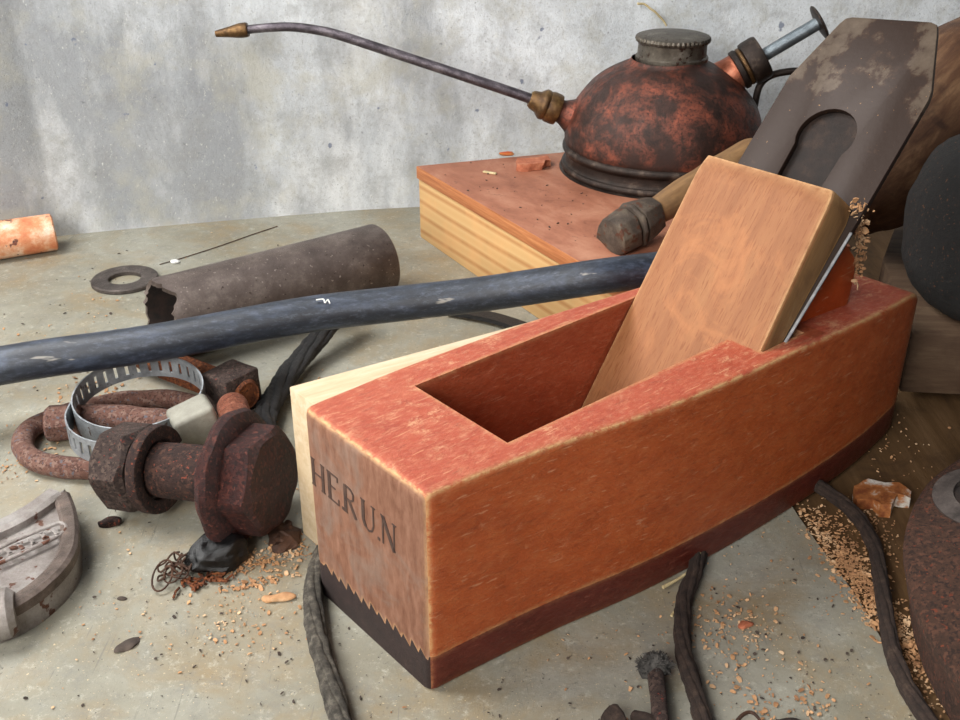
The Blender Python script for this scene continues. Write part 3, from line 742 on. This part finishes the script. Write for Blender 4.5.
lathe(b, [(0,-.2),(.66,-.2),(.74,-.1),(.74,1.1),(.66,1.2),(0,1.2)], KM, 10); rough(b, .05, 1, 6)
for v in b.verts: v.co.z = max(v.co.z, 0)
obj('pin_collar', b, MT['rust_red'], sh)

# ------------------------------------------------------------------ big bolt
A0 = V((-13.6,32.1,1.62)); A1 = V((-7.25,30.05,2.3)); ax = (A1-A0).normalized()
bt = thing('large_bolt', 'large rusty bolt with nut and split washer, left of the plane', 'bolt', (-10.5,30.6,0))
BMx = frame(A0, ax)
def LZ(M): return M @ Matrix(((0,0,1,0),(0,1,0,0),(-1,0,0,0),(0,0,0,1)))
def hexpoly(r, n=6, ph=0): return [(r*math.cos(ph+2*PI*i/n), r*math.sin(ph+2*PI*i/n)) for i in range(n)]
def dens(b, cuts=2): bmesh.ops.subdivide_edges(b, edges=b.edges[:], cuts=cuts, use_grid_fill=True)
b = NB()
def nut(b, M, r, z0, z1, hole, ph=0, ch=.12):
    """hex nut with rounded chamfers and a threaded bore"""
    seg = 48
    def hr(a):
        a = (a-ph) % (PI/3)-PI/6; return r*math.cos(PI/6)/math.cos(a)
    rows = [(hole, z0, 0), (r*.80, z0, 0), (1, z0+ch, 1), (1, z1-ch, 1), (r*.80, z1, 0), (hole, z1, 0), (hole, z0, 0)]
    rg = []
    for q, z, isx in rows:
        ring = []
        for i in range(seg):
            a = 2*PI*i/seg; rad = q
            zz = z
            if isx:
                rad = hr(a); ex = (rad/r-math.cos(PI/6))/(1-math.cos(PI/6))
                zz = z+(.10*ex if z < (z0+z1)/2 else -.10*ex)
            ring.append(b.verts.new(M @ V((rad*math.cos(a), rad*math.sin(a), zz))))
        rg.append(ring)
    for q in range(len(rg)-1):
        for i in range(seg): b.faces.new((rg[q][i], rg[q][(i+1) % seg], rg[q+1][(i+1) % seg], rg[q+1][i]))
nut(b, LZ(BMx), 1.66, .25, 1.65, 1.0, .3); rough(b, .05, 1.3, 1)
obj('nut', b, MT['rust_grey'], bt, smooth=28)
b = NB(); seg = 60; th = .42
for j in range(1):
    rings = []
    for i in range(seg+1):
        a = math.radians(100)+2*PI*.975*i/seg; off = .16*i/seg
        ring = [(1.08, 1.85+off), (1.6, 1.85+off), (1.6, 1.85+th+off), (1.08, 1.85+th+off)]
        rings.append([b.verts.new(LZ(BMx) @ V((r_*math.cos(a), r_*math.sin(a), z))) for r_, z in ring])
    for a_, c_ in zip(rings, rings[1:]):
        for q in range(4): b.faces.new((a_[q], a_[(q+1) % 4], c_[(q+1) % 4], c_[q]))
    b.faces.new(rings[0]); b.faces.new(rings[-1][::-1])
bev(b, .06, 2, .9); rough(b, .03, 1.5, 2)
tag(obj('split_washer', b, MT['rust_dark'], bt), 'split spring washer')
Lb = (A1-A0).length
b = NB(); sh_r = 1.0
pr = [(0,.15),(.9,.15),(.98,.18)]+[(sh_r-(.05 if i % 2 else 0), .1+i*.1) for i in range(1, 14)]+[(sh_r,1.6),(sh_r,3),(sh_r,4.5),(sh_r,Lb-1.6)]
lathe(b, pr, LZ(BMx), 40); rough(b, .06, 1.1, 3)
obj('shank', b, MT['rust_dark'], bt)
b = NB()
lathe(b, [(.8,Lb-1.5),(2.1,Lb-1.55),(2.36,Lb-1.45),(2.42,Lb-1.28),(2.34,Lb-1.08),(2.0,Lb-.9),(.6,Lb-.85)], LZ(BMx), 56); rough(b, .08, 1.2, 4)
for v in b.verts: v.co.z = max(v.co.z, -.0)
obj('flange', b, MT['rust_head'], bt)
b = NB()
nut(b, LZ(BMx), 2.0, Lb-1.1, Lb+.2, .15, .45, .1)
lathe(b, [(1.6,Lb+.13),(1.2,Lb+.2),(0,Lb+.22)], LZ(BMx), 48); rough(b, .07, 1.2, 5)
for v in b.verts: v.co.z = max(v.co.z, 0)
tag(obj('bolt_head', b, MT['rust_head'], bt, smooth=28), 'deep red rusted hex head')

# copper-red pin behind the head
b = NB(); PMx = LZ(frame((-9.95,36.3,1.75), V((1.15,-3.2,.0))))
lathe(b, [(0,0),(.35,.02),(.55,.12),(.62,.3),(.62,1.0),(.58,1.05),(.62,1.1),(.62,2.0),(.62,3.2),(0,3.2)], PMx, 28)
tag(obj('steel_pin', b, MT['pin']), 'glossy reddish pin standing behind the large bolt head', 'pin')

# square-nut bolt
sq = thing('square_nut_bolt', 'orange rusted threaded bolt with dark square nut, under the hose', 'bolt', (-11.8,39.5,0))
SA, SB_ = V((-15.4,42.2,.85)), V((-9.7,37.9,1.2)); sx = (SB_-SA).normalized(); SM = frame(SA, sx, V((0,.15,1))); Ls = (SB_-SA).length
b = NB(); r0 = .62
pr = [(0,0),(.6,0),(r0,.1),(r0,1.8)]
z = 1.8
while z < Ls: pr += [(r0+.06, z+.06), (r0-.05, z+.18)]; z += .24
pr += [(r0-.1,Ls+.05),(0,Ls+.06)]
lathe(b, pr, LZ(SM), 24); rough(b, .02, 1.5, 3)
obj('threaded_rod', b, MT['rust_orange'], sq)
b = NB(); box(b, Ls-1.75, Ls-.12, -.9, .9, -.9, .9, SM @ Matrix.Rotation(.12, 4, 'X')); dens(b, 3); bev(b, .12, 2); rough(b, .06, 1.2, 8)
for v in b.verts: v.co.z = max(v.co.z, 0)
obj('square_nut', b, MT['rust_grey'], sq)

# cracked black strip
def strand(name, pts, r, mat, label, cat, n=8, plies=3, tw=.35, flat=1.0, par=None, amp=.5):
    P = cr(pts, n); b = NB()
    for q in range(plies):
        Q = []
        for i, p in enumerate(P):
            d = (V(P[min(i+1, len(P)-1)])-V(P[max(i-1, 0)])).normalized(); side = d.cross(V((0,0,1))).normalized(); up = side.cross(d)
            a = tw*i+q*2*PI/plies
            Q.append(V(p)+side*math.cos(a)*r*amp+up*math.sin(a)*r*amp*flat)
        sweep(b, Q, (r*.5 if plies > 3 else r*.6) if plies > 1 else r, 8)
    rough(b, r*.16, 2.5, 1); rough(b, r*.07, 9, 1)
    for v in b.verts: v.co.z = max(v.co.z, .005)
    return tag(obj(name, b, mat, smooth=60), label, cat)
strand('rubber_strip', [(-6.4,46,1.6),(-7.0,44.6,1.3),(-7.9,42.6,.8),(-8.5,40.8,.6),(-8.8,39,.5),(-8.95,37.3,.5),(-8.7,36.0,.4)], .42, MT['black_strip'], 'cracked black rubber strip coming out under the hose', 'rubber strip', plies=6, tw=.05, n=16, flat=.5, amp=.75)
# cords
strand('frayed_cord', [(-4.9,30.0,.3),(-5.35,28.6,.3),(-5.45,27.2,.35),(-5.3,25.8,.35),(-4.85,24.0,.35),(-4.3,22.4,.35),(-3.9,21.2,.35),(-3.4,19.5,.35)], .3, MT['cord'], 'grey frayed cord coming out at the left corner of the plane', 'cord', plies=6, tw=.035, n=16, amp=.6)
strand('dirty_cord', [(7.6,28.9,.25),(7.15,27.6,.3),(6.6,26.3,.3),(6.3,25.0,.3),(6.15,23.8,.3),(6.2,22.5,.3),(6.25,21.2,.3),(6.3,19.5,.3)], .25, MT['cord_brown'], 'dark brown cord lying in front of the middle of the plane', 'cord', plies=6, tw=.04, n=16, amp=.6)
strand('tarred_string', [(12.2,33.7,.2),(12.9,32.3,.3),(13.55,30.8,.3),(13.6,29.0,.3),(13.3,27.5,.3),(12.95,26.0,.3),(12.5,24.0,.3),(12.4,22.4,.3),(12.6,20.8,.3),(12.8,19.2,.3)], .24, MT['cord_brown'], 'black cord running along the edge of the grey sheet at right', 'cord', plies=6, tw=.04, n=16, amp=.6)

# tangle
tg = thing('tangled_scrap', 'shiny black tar lump with tangled rusty wire in front of the large bolt', 'tangle', (-9.6,28.2,0))
b = NB(); bmesh.ops.create_icosphere(b, subdivisions=4, radius=1); b.transform(T(-8.95,28.3,.5) @ Matrix.Rotation(.5, 4, 'Z') @ Matrix.Diagonal((1.05,.65,.6,1))); rough(b, .3, 1.3, 3); rough(b, .08, 4, 3)
for v in b.verts: v.co.z = max(v.co.z, 0)
obj('tar_lump', b, MT['tar'], tg)
b = NB()
random.seed(3)
for q in range(15):
    c = V((-9.9+random.gauss(0,.35), 28.0+random.gauss(0,.25), .35)); r1 = random.uniform(.2,.5); ph = random.uniform(0,6)
    pts = [c+V((r1*math.cos(ph+a*.8)*random.uniform(.7,1.2), r1*.8*math.sin(ph+a*.8)*random.uniform(.7,1.2), random.uniform(-.25,.25))) for a in range(7)]
    sweep(b, cr(pts, 5), .035, 6)
for v in b.verts: v.co.z = max(v.co.z, 0)
obj('wire_tangle', b, MT['wire'], tg)
b = NB()
sweep(b, [(-10.55+.32*math.cos(a/20*2*PI), 27.45+.62*math.sin(a/20*2*PI), .3+.15*math.sin(a/20*2*PI)) for a in range(20)], .035, 6, closed=True)
sweep(b, [(-10.2+.28*math.cos(a/20*2*PI), 27.5+.5*math.sin(a/20*2*PI), .35) for a in range(20)], .03, 6, closed=True)
obj('wire_loop', b, MT['wire'], tg)
b = NB()
for q in range(26):
    c = V((-9.9+q*.05+random.gauss(0,.12), 27.1+q*.02+random.gauss(0,.12), .08))
    sweep(b, [c, c+V((random.gauss(0,.15), random.gauss(0,.12), random.uniform(0,.12))), c+V((random.gauss(0,.25), random.gauss(0,.2), 0))], .045, 5)
for v in b.verts: v.co.z = max(v.co.z, 0)
obj('fibres', b, MT['rust_orange'], tg)
# short black stub above the tangle
b = NB(); sweep(b, cr([(-9.4,30.9,.2),(-9.15,29.9,.3),(-8.8,29.1,.45),(-8.7,28.7,.45)], 4), .25, 10); rough(b, .05, 2)
obj('tar_string', b, MT['tar'], tg)

# ------------------------------------------------------------------ alloy clamp jaw at the left edge
jw = thing('alloy_clamp_jaw', 'curved worn alloy clamp jaw with raised rim at the left edge', 'clamp', (-15.5,27,0))
outer = cr([(-15.05,31.25),(-14.6,30.6),(-14.05,29.6),(-13.65,28.6),(-13.4,27.6),(-13.45,26.7),(-13.75,25.8),(-14.2,25.1),(-14.9,24.5),(-17.0,23.4)], 5)
inner = cr([(-15.05,31.45),(-15.35,30.9),(-15.6,30.3),(-16.0,29.6),(-16.5,29.0),(-17.2,28.3),(-18.2,27.6),(-19.4,27.0)], 5)
b = NB(); prism(b, outer+inner[::-1], .0, 1.0); bev(b, .3, 4)
obj('jaw_plate', b, MT['alloy'], jw)
b = NB(); sweep(b, [(x-.25, y+.05, 1.05) for x, y in outer[4:]], .3, 10, prof=[(-1,-.8),(1,-.8),(1,.35),(.6,.7),(-.6,.7),(-1,.35)])
tag(obj('outer_rim', b, MT['alloy_dark'], jw), 'grimy raised outer rim')
b = NB(); sweep(b, [(x+.12, y-.15, 1.1) for x, y in inner[4:]], .36, 10, prof=[(-1,-.8),(1,-.8),(1,.35),(.6,.7),(-.6,.7),(-1,.35)])
obj('inner_rim', b, MT['alloy'], jw)
b = NB()
random.seed(5)
for i in range(7):
    c = V((-16.0+i*.28, 26.9+i*.27, 1.27))
    M = T(c) @ Matrix.Rotation(.75, 4, 'Z'); box(b, -.07, .07, -.2, .2, 0, .07, M)
    if i % 2: box(b, -.1, .1, .1, .2, 0, .07, M)
    if i % 3: box(b, -.1, .12, -.2, -.1, 0, .07, M)
bev(b, .02, 1)
tag(obj('raised_marks', b, MT['alloy'], jw), 'row of worn raised cast letters')
b = NB(); sweep(b, cr([(-16.35,27.2,1.22),(-15.6,28.05,1.22),(-14.6,28.95,1.22),(-14.25,29.05,1.22),(-14.05,28.7,1.22),(-14.4,28.1,1.22),(-15.6,26.9,1.22)], 5), .07, 8); obj('mark_frame', b, MT['alloy'], jw)
b = NB(); KM = LZ(frame((-14.65,25.0,.85), (-1,-.35,0)))
lathe(b, [(0,-.3),(.6,-.3),(.78,-.1),(.82,.3),(.74,.6),(.8,.9),(.8,3),(0,3)], KM, 32)
for v in b.verts: v.co.z = max(v.co.z, 0)
obj('socket', b, MT['alloy'], jw)

# ------------------------------------------------------------------ ferrule tool behind the plane
fl = thing('ferruled_handle', 'old wooden handle with dark folded metal ferrule, behind the wedge', 'tool handle', (8,46.5,4.4))
F0 = V((6.3,45.7,5.25)); F1 = V((13.8,51.8,7.3)); FM = frame(F0, F1-F0)
b = NB()
for x0, x1, r0, r1, off in ((-.3,.8,.85,.95,0),(.92,1.12,1.0,1.05,.05),(1.25,2.6,1.0,.75,0)):
    M = FM @ Matrix.Rotation(.2+off*3, 4, 'X')
    rg = []
    for x, r in ((x0,r0),(x1,r1)):
        rg.append([b.verts.new(M @ V((x+.12*math.sin(a*3), r*c_, r*s_))) for a, (c_, s_) in enumerate([(1,.25),(.8,.8),(.2,1.08),(-.5,.95),(-1,.4),(-1,-.5),(-.5,-1),(.4,-1),(1,-.5)])])
    n9 = 9
    for i in range(n9): b.faces.new((rg[0][i], rg[0][(i+1) % n9], rg[1][(i+1) % n9], rg[1][i]))
    b.faces.new(rg[0][::-1]); b.faces.new(rg[1])
dens(b, 1); bev(b, .06, 2); rough(b, .06, 1.1, 7)
for v in b.verts: v.co.z = max(v.co.z, 4.42)
tag(obj('ferrule', b, MT['ferrule'], fl), 'folded rusty metal ferrule')
b = NB(); sweep(b, cr([tuple(F0+(F1-F0)*t_)+(r,) for t_, r in ((.22,.72),(.34,.85),(.5,1.0),(.7,1.1),(.9,1.15),(1.0,1.1),(1.04,.8))], 5), [p[3] for p in cr([(0,0,0,r) for r in (.6,.7,.8,.85,.85,.8,.6)], 5)], 24)
rough(b, .04, .8); obj('handle', b, MT['handle'], fl, fr=FM)

# ------------------------------------------------------------------ things at right behind the plane
bb = thing('wooden_block', 'dusty brown wooden slab raised at the right behind the plane', 'wood block', (22,44,-.15))
BM2 = T(17.9,38.9,0) @ Matrix.Rotation(math.radians(-6), 4, 'Z')
b = NB(); prism(b, [(0,0),(16,0),(16,16),(3.5,16),(.6,8)], .75, 3.6, BM2); bev(b, .12, 2); rough(b, .03, .8)
obj('slab', b, MT['brown_board'], bb, fr=BM2)
b = NB(); box(b, 1.5, 15, 3, 6, -.15, .76, BM2); box(b, 3.5, 15, 11, 14, -.15, .76, BM2); obj('batten', b, MT['dark_wood'], bb)
b = NB()
ml = cr([(17.0,47.0,5.6,1.6),(17.8,47.5,6.6,2.6),(19.2,48.4,8.0,3.2),(21.2,49.6,9.4,3.5),(24,51.2,10.6,3.6),(28,53,11.6,3.6),(30,54,12,3.2)], 6)
sweep(b, ml, [p[3] for p in ml], 36); rough(b, .25, .35, 4); rough(b, .05, 1.4, 4)
for v in b.verts: v.co.z = max(v.co.z, 3.62)
tag(obj('wooden_mallet', b, MT['dark_wood'], fr=frame((20,48,3.6), (.6,.4,.5))), 'big rounded dark wooden tool leaning behind the plane blade at right', 'wooden tool')
b = NB()
KM = T(22.3,41.2,3.6)
lathe(b, cr([(0,0),(2.2,.0),(3.4,.7),(4.15,2.0),(4.35,3.6),(4.2,5.2),(3.6,6.6),(2.4,7.6),(1.2,8.1),(0,8.2)], 4), KM, 56); rough(b, .1, .8, 3); rough(b, .06, 3, 3)
tag(obj('black_iron_knob', b, MT['black']), 'black rounded cast iron knob on the brown slab at the right edge', 'iron knob')
# rusty lid
ld = thing('rusted_lid', 'large round rusted iron lid with lifting ring, lower right corner', 'lid', (23.6,22.5,-.15))
b = NB()
lathe(b, [(0,-.15),(10.2,-.15),(10.45,.3),(10.6,1.3),(10.95,2.0),(11.0,2.35),(10.8,2.55),(9.5,2.8),(7,3.1),(3,3.3),(0,3.35)], T(23.6,22.5,0), 96); rough(b, .05, .9)
obj('lid_plate', b, MT['lid'], ld)
b = NB()
sweep(b, [(16.45+1.25*math.cos(a/36*2*PI), 28.0+1.35*math.sin(a/36*2*PI), 3.0+.25*math.cos(a/36*2*PI)) for a in range(36)], .27, 12, closed=True, prof=[(-1.2,-.5),(1.2,-.5),(1.2,.5),(-1.2,.5)])
tag(obj('lifting_ring', b, MT['washer'], ld), 'grey iron ring set in the lid')
b = NB(); lathe(b, [(0,0),(1.0,0),(1.0,.12),(0,.14)], T(16.45,28.0,2.82), 32); tag(obj('ring_recess', b, MT['inner'], ld), 'black recess inside the ring')
# shard
b = NB()
prism(b, [(13.9,31.7),(14.0,32.5),(14.7,33.0),(15.6,32.9),(16.1,32.3),(15.9,31.8),(15.4,31.9),(15.0,31.2),(14.6,31.3),(14.5,31.8)], -.15, .12); dens(b, 2)
for v in b.verts: v.co.z += (.25+.3*noise.noise(v.co*1.2))*(1 if v.co.z > 0 else 0)
rough(b, .07, 1.7, 3)
tag(obj('rusty_shard', b, MT['shell']), 'small white and rust coloured shard right of the plane', 'shard')

# ------------------------------------------------------------------ bits at the bottom edge
nl = thing('nail', 'rusty nail with a fuzzy grey head at the bottom edge', 'nail', (5.1,21.5,0))
b = NB(); sweep(b, cr([(5.15,23.0,.42),(5.1,22.0,.4),(5.0,20.8,.38),(4.95,19.6,.3)], 4), .24, 12); rough(b, .03, 2)
obj('shaft', b, MT['rust_grey'], nl)
b = NB(); bmesh.ops.create_icosphere(b, subdivisions=4, radius=1); b.transform(T(5.15,23.15,.42) @ Matrix.Diagonal((.5,.34,.42,1))); rough(b, .12, 5)
for q in range(160):
    v = V((random.gauss(0,1), random.gauss(0,1), abs(random.gauss(0,1)))).normalized(); c = V((5.15,23.15,.42)); p = c+V((v.x*.5, v.y*.34, v.z*.42))
    sweep(b, [p*1, p+v*.09+V((random.gauss(0,.03), random.gauss(0,.03), 0))], .016, 4)
for v in b.verts: v.co.z = max(v.co.z, 0)
tag(obj('nail_head', b, MT['fuzz'], nl), 'fuzzy grey grime on the head')
def root(name, pts, r, mat, label, cat):
    b = NB(); P = cr(pts, 6); sweep(b, P, [r*(1-.5*i/len(P)) for i in range(len(P))], 10); rough(b, r*.35, 2, 2)
    for v in b.verts: v.co.z = max(v.co.z, 0)
    return tag(obj(name, b, mat), label, cat)
root('dark_twig', [(4.35,21.35,.3),(4.7,21.15,.4),(5.2,20.8,.35),(5.9,20.5,.3),(6.8,20.2,.3)], .2, MT['cord_brown'], 'dark twig crossing over the nail at the bottom edge', 'twig')
root('bark_piece', [(3.7,21.5,.3),(3.9,21.1,.3),(4.1,20.5,.3),(4.2,19.8,.3)], .3, MT['cord_brown'], 'brown bark fragment left of the nail', 'bark')
root('curled_wire', [(7.0,20.9,.2),(7.3,21.3,.3),(7.6,21.5,.3),(7.8,21.3,.3),(7.9,20.9,.2)], .07, MT['wire'], 'small curled wire right of the brown cord at the bottom edge', 'wire')
root('brown_lump', [(8.4,20.9,.2),(8.8,20.95,.25),(9.2,20.7,.2)], .4, MT['cord_brown'], 'brown lump at the bottom edge right of the curled wire', 'lump')
root('straw_stalk', [(6.0,26.9,.25),(6.6,27.3,.3),(7.2,27.85,.35),(7.5,28.15,.4),(7.45,28.5,.5)], .06, MT['straw'], 'pale straw at the foot of the plane above the brown cord', 'straw')
root('straw_stalk', [(6.1,25.7,.1),(6.35,26.1,.1),(6.6,26.5,.1)], .045, MT['straw'], 'short pale straw left of the brown cord', 'straw')
def blot(name, x, y, rx, ry, rot, mat, label, cat, h=.06, sd=0):
    b = NB(); bmesh.ops.create_icosphere(b, subdivisions=3, radius=1)
    b.transform(T(x, y, h*.5) @ Matrix.Rotation(rot, 4, 'Z') @ Matrix.Diagonal((rx, ry, h, 1))); rough(b, min(rx, ry)*.5, 3, sd)
    for v in b.verts: v.co.z = max(v.co.z, 0)
    return tag(obj(name, b, mat), label, cat)
blot('dark_flake', -10.9, 24.45, .42, .2, .9, MT['grit'], 'dark oval flake on the grey sheet right of the alloy jaw', 'flake')
blot('dark_flake', -11.7, 26.6, .16, .08, 0, MT['grit'], 'tiny dark flake between the alloy jaw and the wire tangle', 'flake', sd=4)
blot('shaving', -6.6, 26.6, .55, .2, .1, MT['flake'], 'pale curled shaving left of the frayed cord', 'wood shaving', .14, 2)
blot('red_shaving', 8.35, 25.3, .25, .2, .4, MT['chip'], 'reddish shaving right of the brown cord', 'wood shaving', .12, 6)
blot('rust_crumb', -13.3, 30.6, .45, .22, .2, MT['rust_dark'], 'dark rust crumb under the nut of the large bolt', 'crumb', .18, 7)
blot('mustard_crumb', -6.95, 29.85, .55, .9, .1, MT['wire'], 'ochre rust heap between the bolt head and the plane', 'crumb', .2, 9)
b = NB(); M = T(-6.45,40.35,4.42); sweep(b, cr([(-6.9,40.2,4.48),(-6.6,40.25,4.5),(-6.5,40.0,4.45),(-6.4,40.2,4.5),(-6.3,40.0,4.42)], 5), .03, 6)
tag(obj('white_thread', b, MT['white']), 'tiny white curl lying on the hose', 'thread')

# sawdust over the bench
random.seed(11)
def cl(x, y, sx, sy, rot=0, z=.02):
    def f():
        u, v = random.gauss(0, sx), random.gauss(0, sy); return V((x+u*math.cos(rot)-v*math.sin(rot), y+u*math.sin(rot)+v*math.cos(rot), z+random.uniform(0, .03)))
    return f
b = NB()
for n, f, sz in ((260, cl(8.0,24.9,.9,1.1), (.02,.09)), (110, cl(8.9,21.8,.9,.6), (.02,.11)), (380, cl(-7.3,28.6,.9,.35,.45), (.02,.09)), (160, cl(-12,40,9,9), (.02,.06)), (70, cl(-7.2,27.5,.6,.15,.35), (.04,.12)),
                 (90, cl(-7.5,25.3,.8,.9), (.02,.08)), (60, cl(-8.5,26.5,1.5,1.5), (.02,.07)), (90, cl(-18.2,34.7,.7,.9), (.03,.10)), (70, cl(-17.0,40.2,1.0,.8), (.03,.14)),
                 (60, cl(5.5,23.5,2.2,1.5), (.02,.08)), (80, cl(10.5,27,2,2.5), (.02,.06)), (50, cl(1,19.5,4,1.2), (.02,.07)), (60, cl(-20,46,3,4), (.02,.09)), (60, cl(-13,25.5,2.5,2), (.02,.06)),
                 (40, cl(-1.6,57.0,.25,1.4,.5), (.03,.1)), (60, cl(-7,36.5,.7,2.5), (.03,.09)), (90, cl(12,30,.3,1.5), (.03,.09))):
    flakes(b, n, f, sz)
nf = len(b.faces)
for n, f, sz in ((110, cl(-8,26,4,3), (.02,.07)), (120, cl(8,24,3,3), (.02,.07)), (70, cl(-20,48,4,5), (.02,.1)), (60, cl(-16,29,3,5), (.02,.06)), (70, cl(-2,20.5,4,1.5), (.02,.07)), (40, cl(-5,37,1.5,3), (.02,.06))):
    flakes(b, n, f, sz)
b.faces.ensure_lookup_table()
for i in range(nf, len(b.faces)): b.faces[i].material_index = 1
bad = [v for v in b.verts if v.co.x > -6 and v.co.y > 39.5]
bmesh.ops.delete(b, geom=bad, context='VERTS')
tag(obj('sawdust', b, [MT['flake'], MT['grit']], smooth=10), 'fine tan sawdust and dark grit scattered over the grey sheet', 'sawdust', kind='stuff')
b = NB()
for n, f, sz in ((1300, cl(12.75,27.5,.42,1.9,.12,.0), (.025,.10)), (450, cl(13.3,24.3,.4,1.4,0,-.1), (.02,.08)), (260, cl(13.9,30.5,.6,1.0,0,-.12), (.02,.08)), (80, cl(16.6,36,1.0,2.2,0,-.12), (.03,.08))):
    flakes(b, n, f, sz)
for v in b.verts:
    if v.co.x < 12.4: v.co.z = max(v.co.z, .01)
tag(obj('sawdust_heap', b, MT['flake'], smooth=10), 'heap of coarse sawdust along the black cord at right', 'sawdust', kind='stuff')
b = NB()
def onbed(): 
    return V((random.uniform(-2,12), random.uniform(46,60), 4.42))
for i in range(90):
    p = onbed()
    if p.x > -3.2+(58.2-p.y)*.6 and (p.x-OX)**2+(p.y-OY)**2 > 33: flakes(b, 1, lambda: p, (.03,.08))
tag(obj('block_crumbs', b, MT['grit'], smooth=10), 'dark crumbs on the plywood top', 'grit', kind='stuff')

# pieces that belong to a part become its sub-parts
bpy.context.view_layer.update()
def nest(root_name, part, *subs):
    r = bpy.data.objects[root_name]; ch = {c.name.split('.')[0]: c for c in r.children}
    p = ch[part]
    for q in subs:
        c = ch[q]; m = p.matrix_world.inverted() @ c.matrix_world
        c.parent = p; c.matrix_parent_inverse = Matrix(); c.matrix_local = m
nest('hand_plane', 'blade', 'cap_iron', 'edge_highlight'); nest('hand_plane', 'body', 'lettering')
nest('oil_can', 'spout', 'spout_collar', 'nozzle_tip'); nest('oil_can', 'plunger', 'thumb_plate'); nest('oil_can', 'pump_collar', 'brass_band'); nest('oil_can', 'neck', 'filler_cap')
nest('alloy_clamp_jaw', 'jaw_plate', 'raised_marks', 'mark_frame'); nest('rusted_lid', 'lifting_ring', 'ring_recess'); nest('shackle', 'cross_pin', 'pin_collar')

# ------------------------------------------------------------------ light and camera
def area(name, loc, target, size, power, col=(1,1,1), sy=None):
    l = bpy.data.lights.new(name, 'AREA'); l.size = size*S; l.energy = power; l.color = col
    if sy: l.shape = 'RECTANGLE'; l.size_y = sy*S
    o = bpy.data.objects.new(name, l); C.objects.link(o); o.location = V(loc)*S
    o.rotation_euler = (V(target)-V(loc)).to_track_quat('-Z', 'Y').to_euler(); return o
area('window_light', (-48,44,56), (-6,48,2), 42, 8.5, (1.0,.99,.97))
area('doorway_light', (-36,-34,46), (-2,50,6), 45, 8, (1.0,.97,.93))
w = bpy.data.worlds.new('World'); sc.world = w; w.use_nodes = True
w.node_tree.nodes['Background'].inputs[0].default_value = (.8,.88,1,1); w.node_tree.nodes['Background'].inputs[1].default_value = .11

cam = bpy.data.cameras.new('Camera'); co = bpy.data.objects.new('Camera', cam); C.objects.link(co)
cam.sensor_width = 36; cam.lens = 1050/960*36; cam.clip_start = .005; cam.clip_end = 20
co.location = (0,0,.23); co.rotation_euler = (math.radians(90-28), 0, 0)
sc.camera = co
vs = sc.view_settings
sc.display_settings.display_device = 'sRGB'
vs.view_transform = 'Standard'; vs.look = 'None'; vs.gamma = 1; vs.use_curve_mapping = False; vs.exposure = .27
for o in C.objects:
    if '_m' in o: del o['_m']
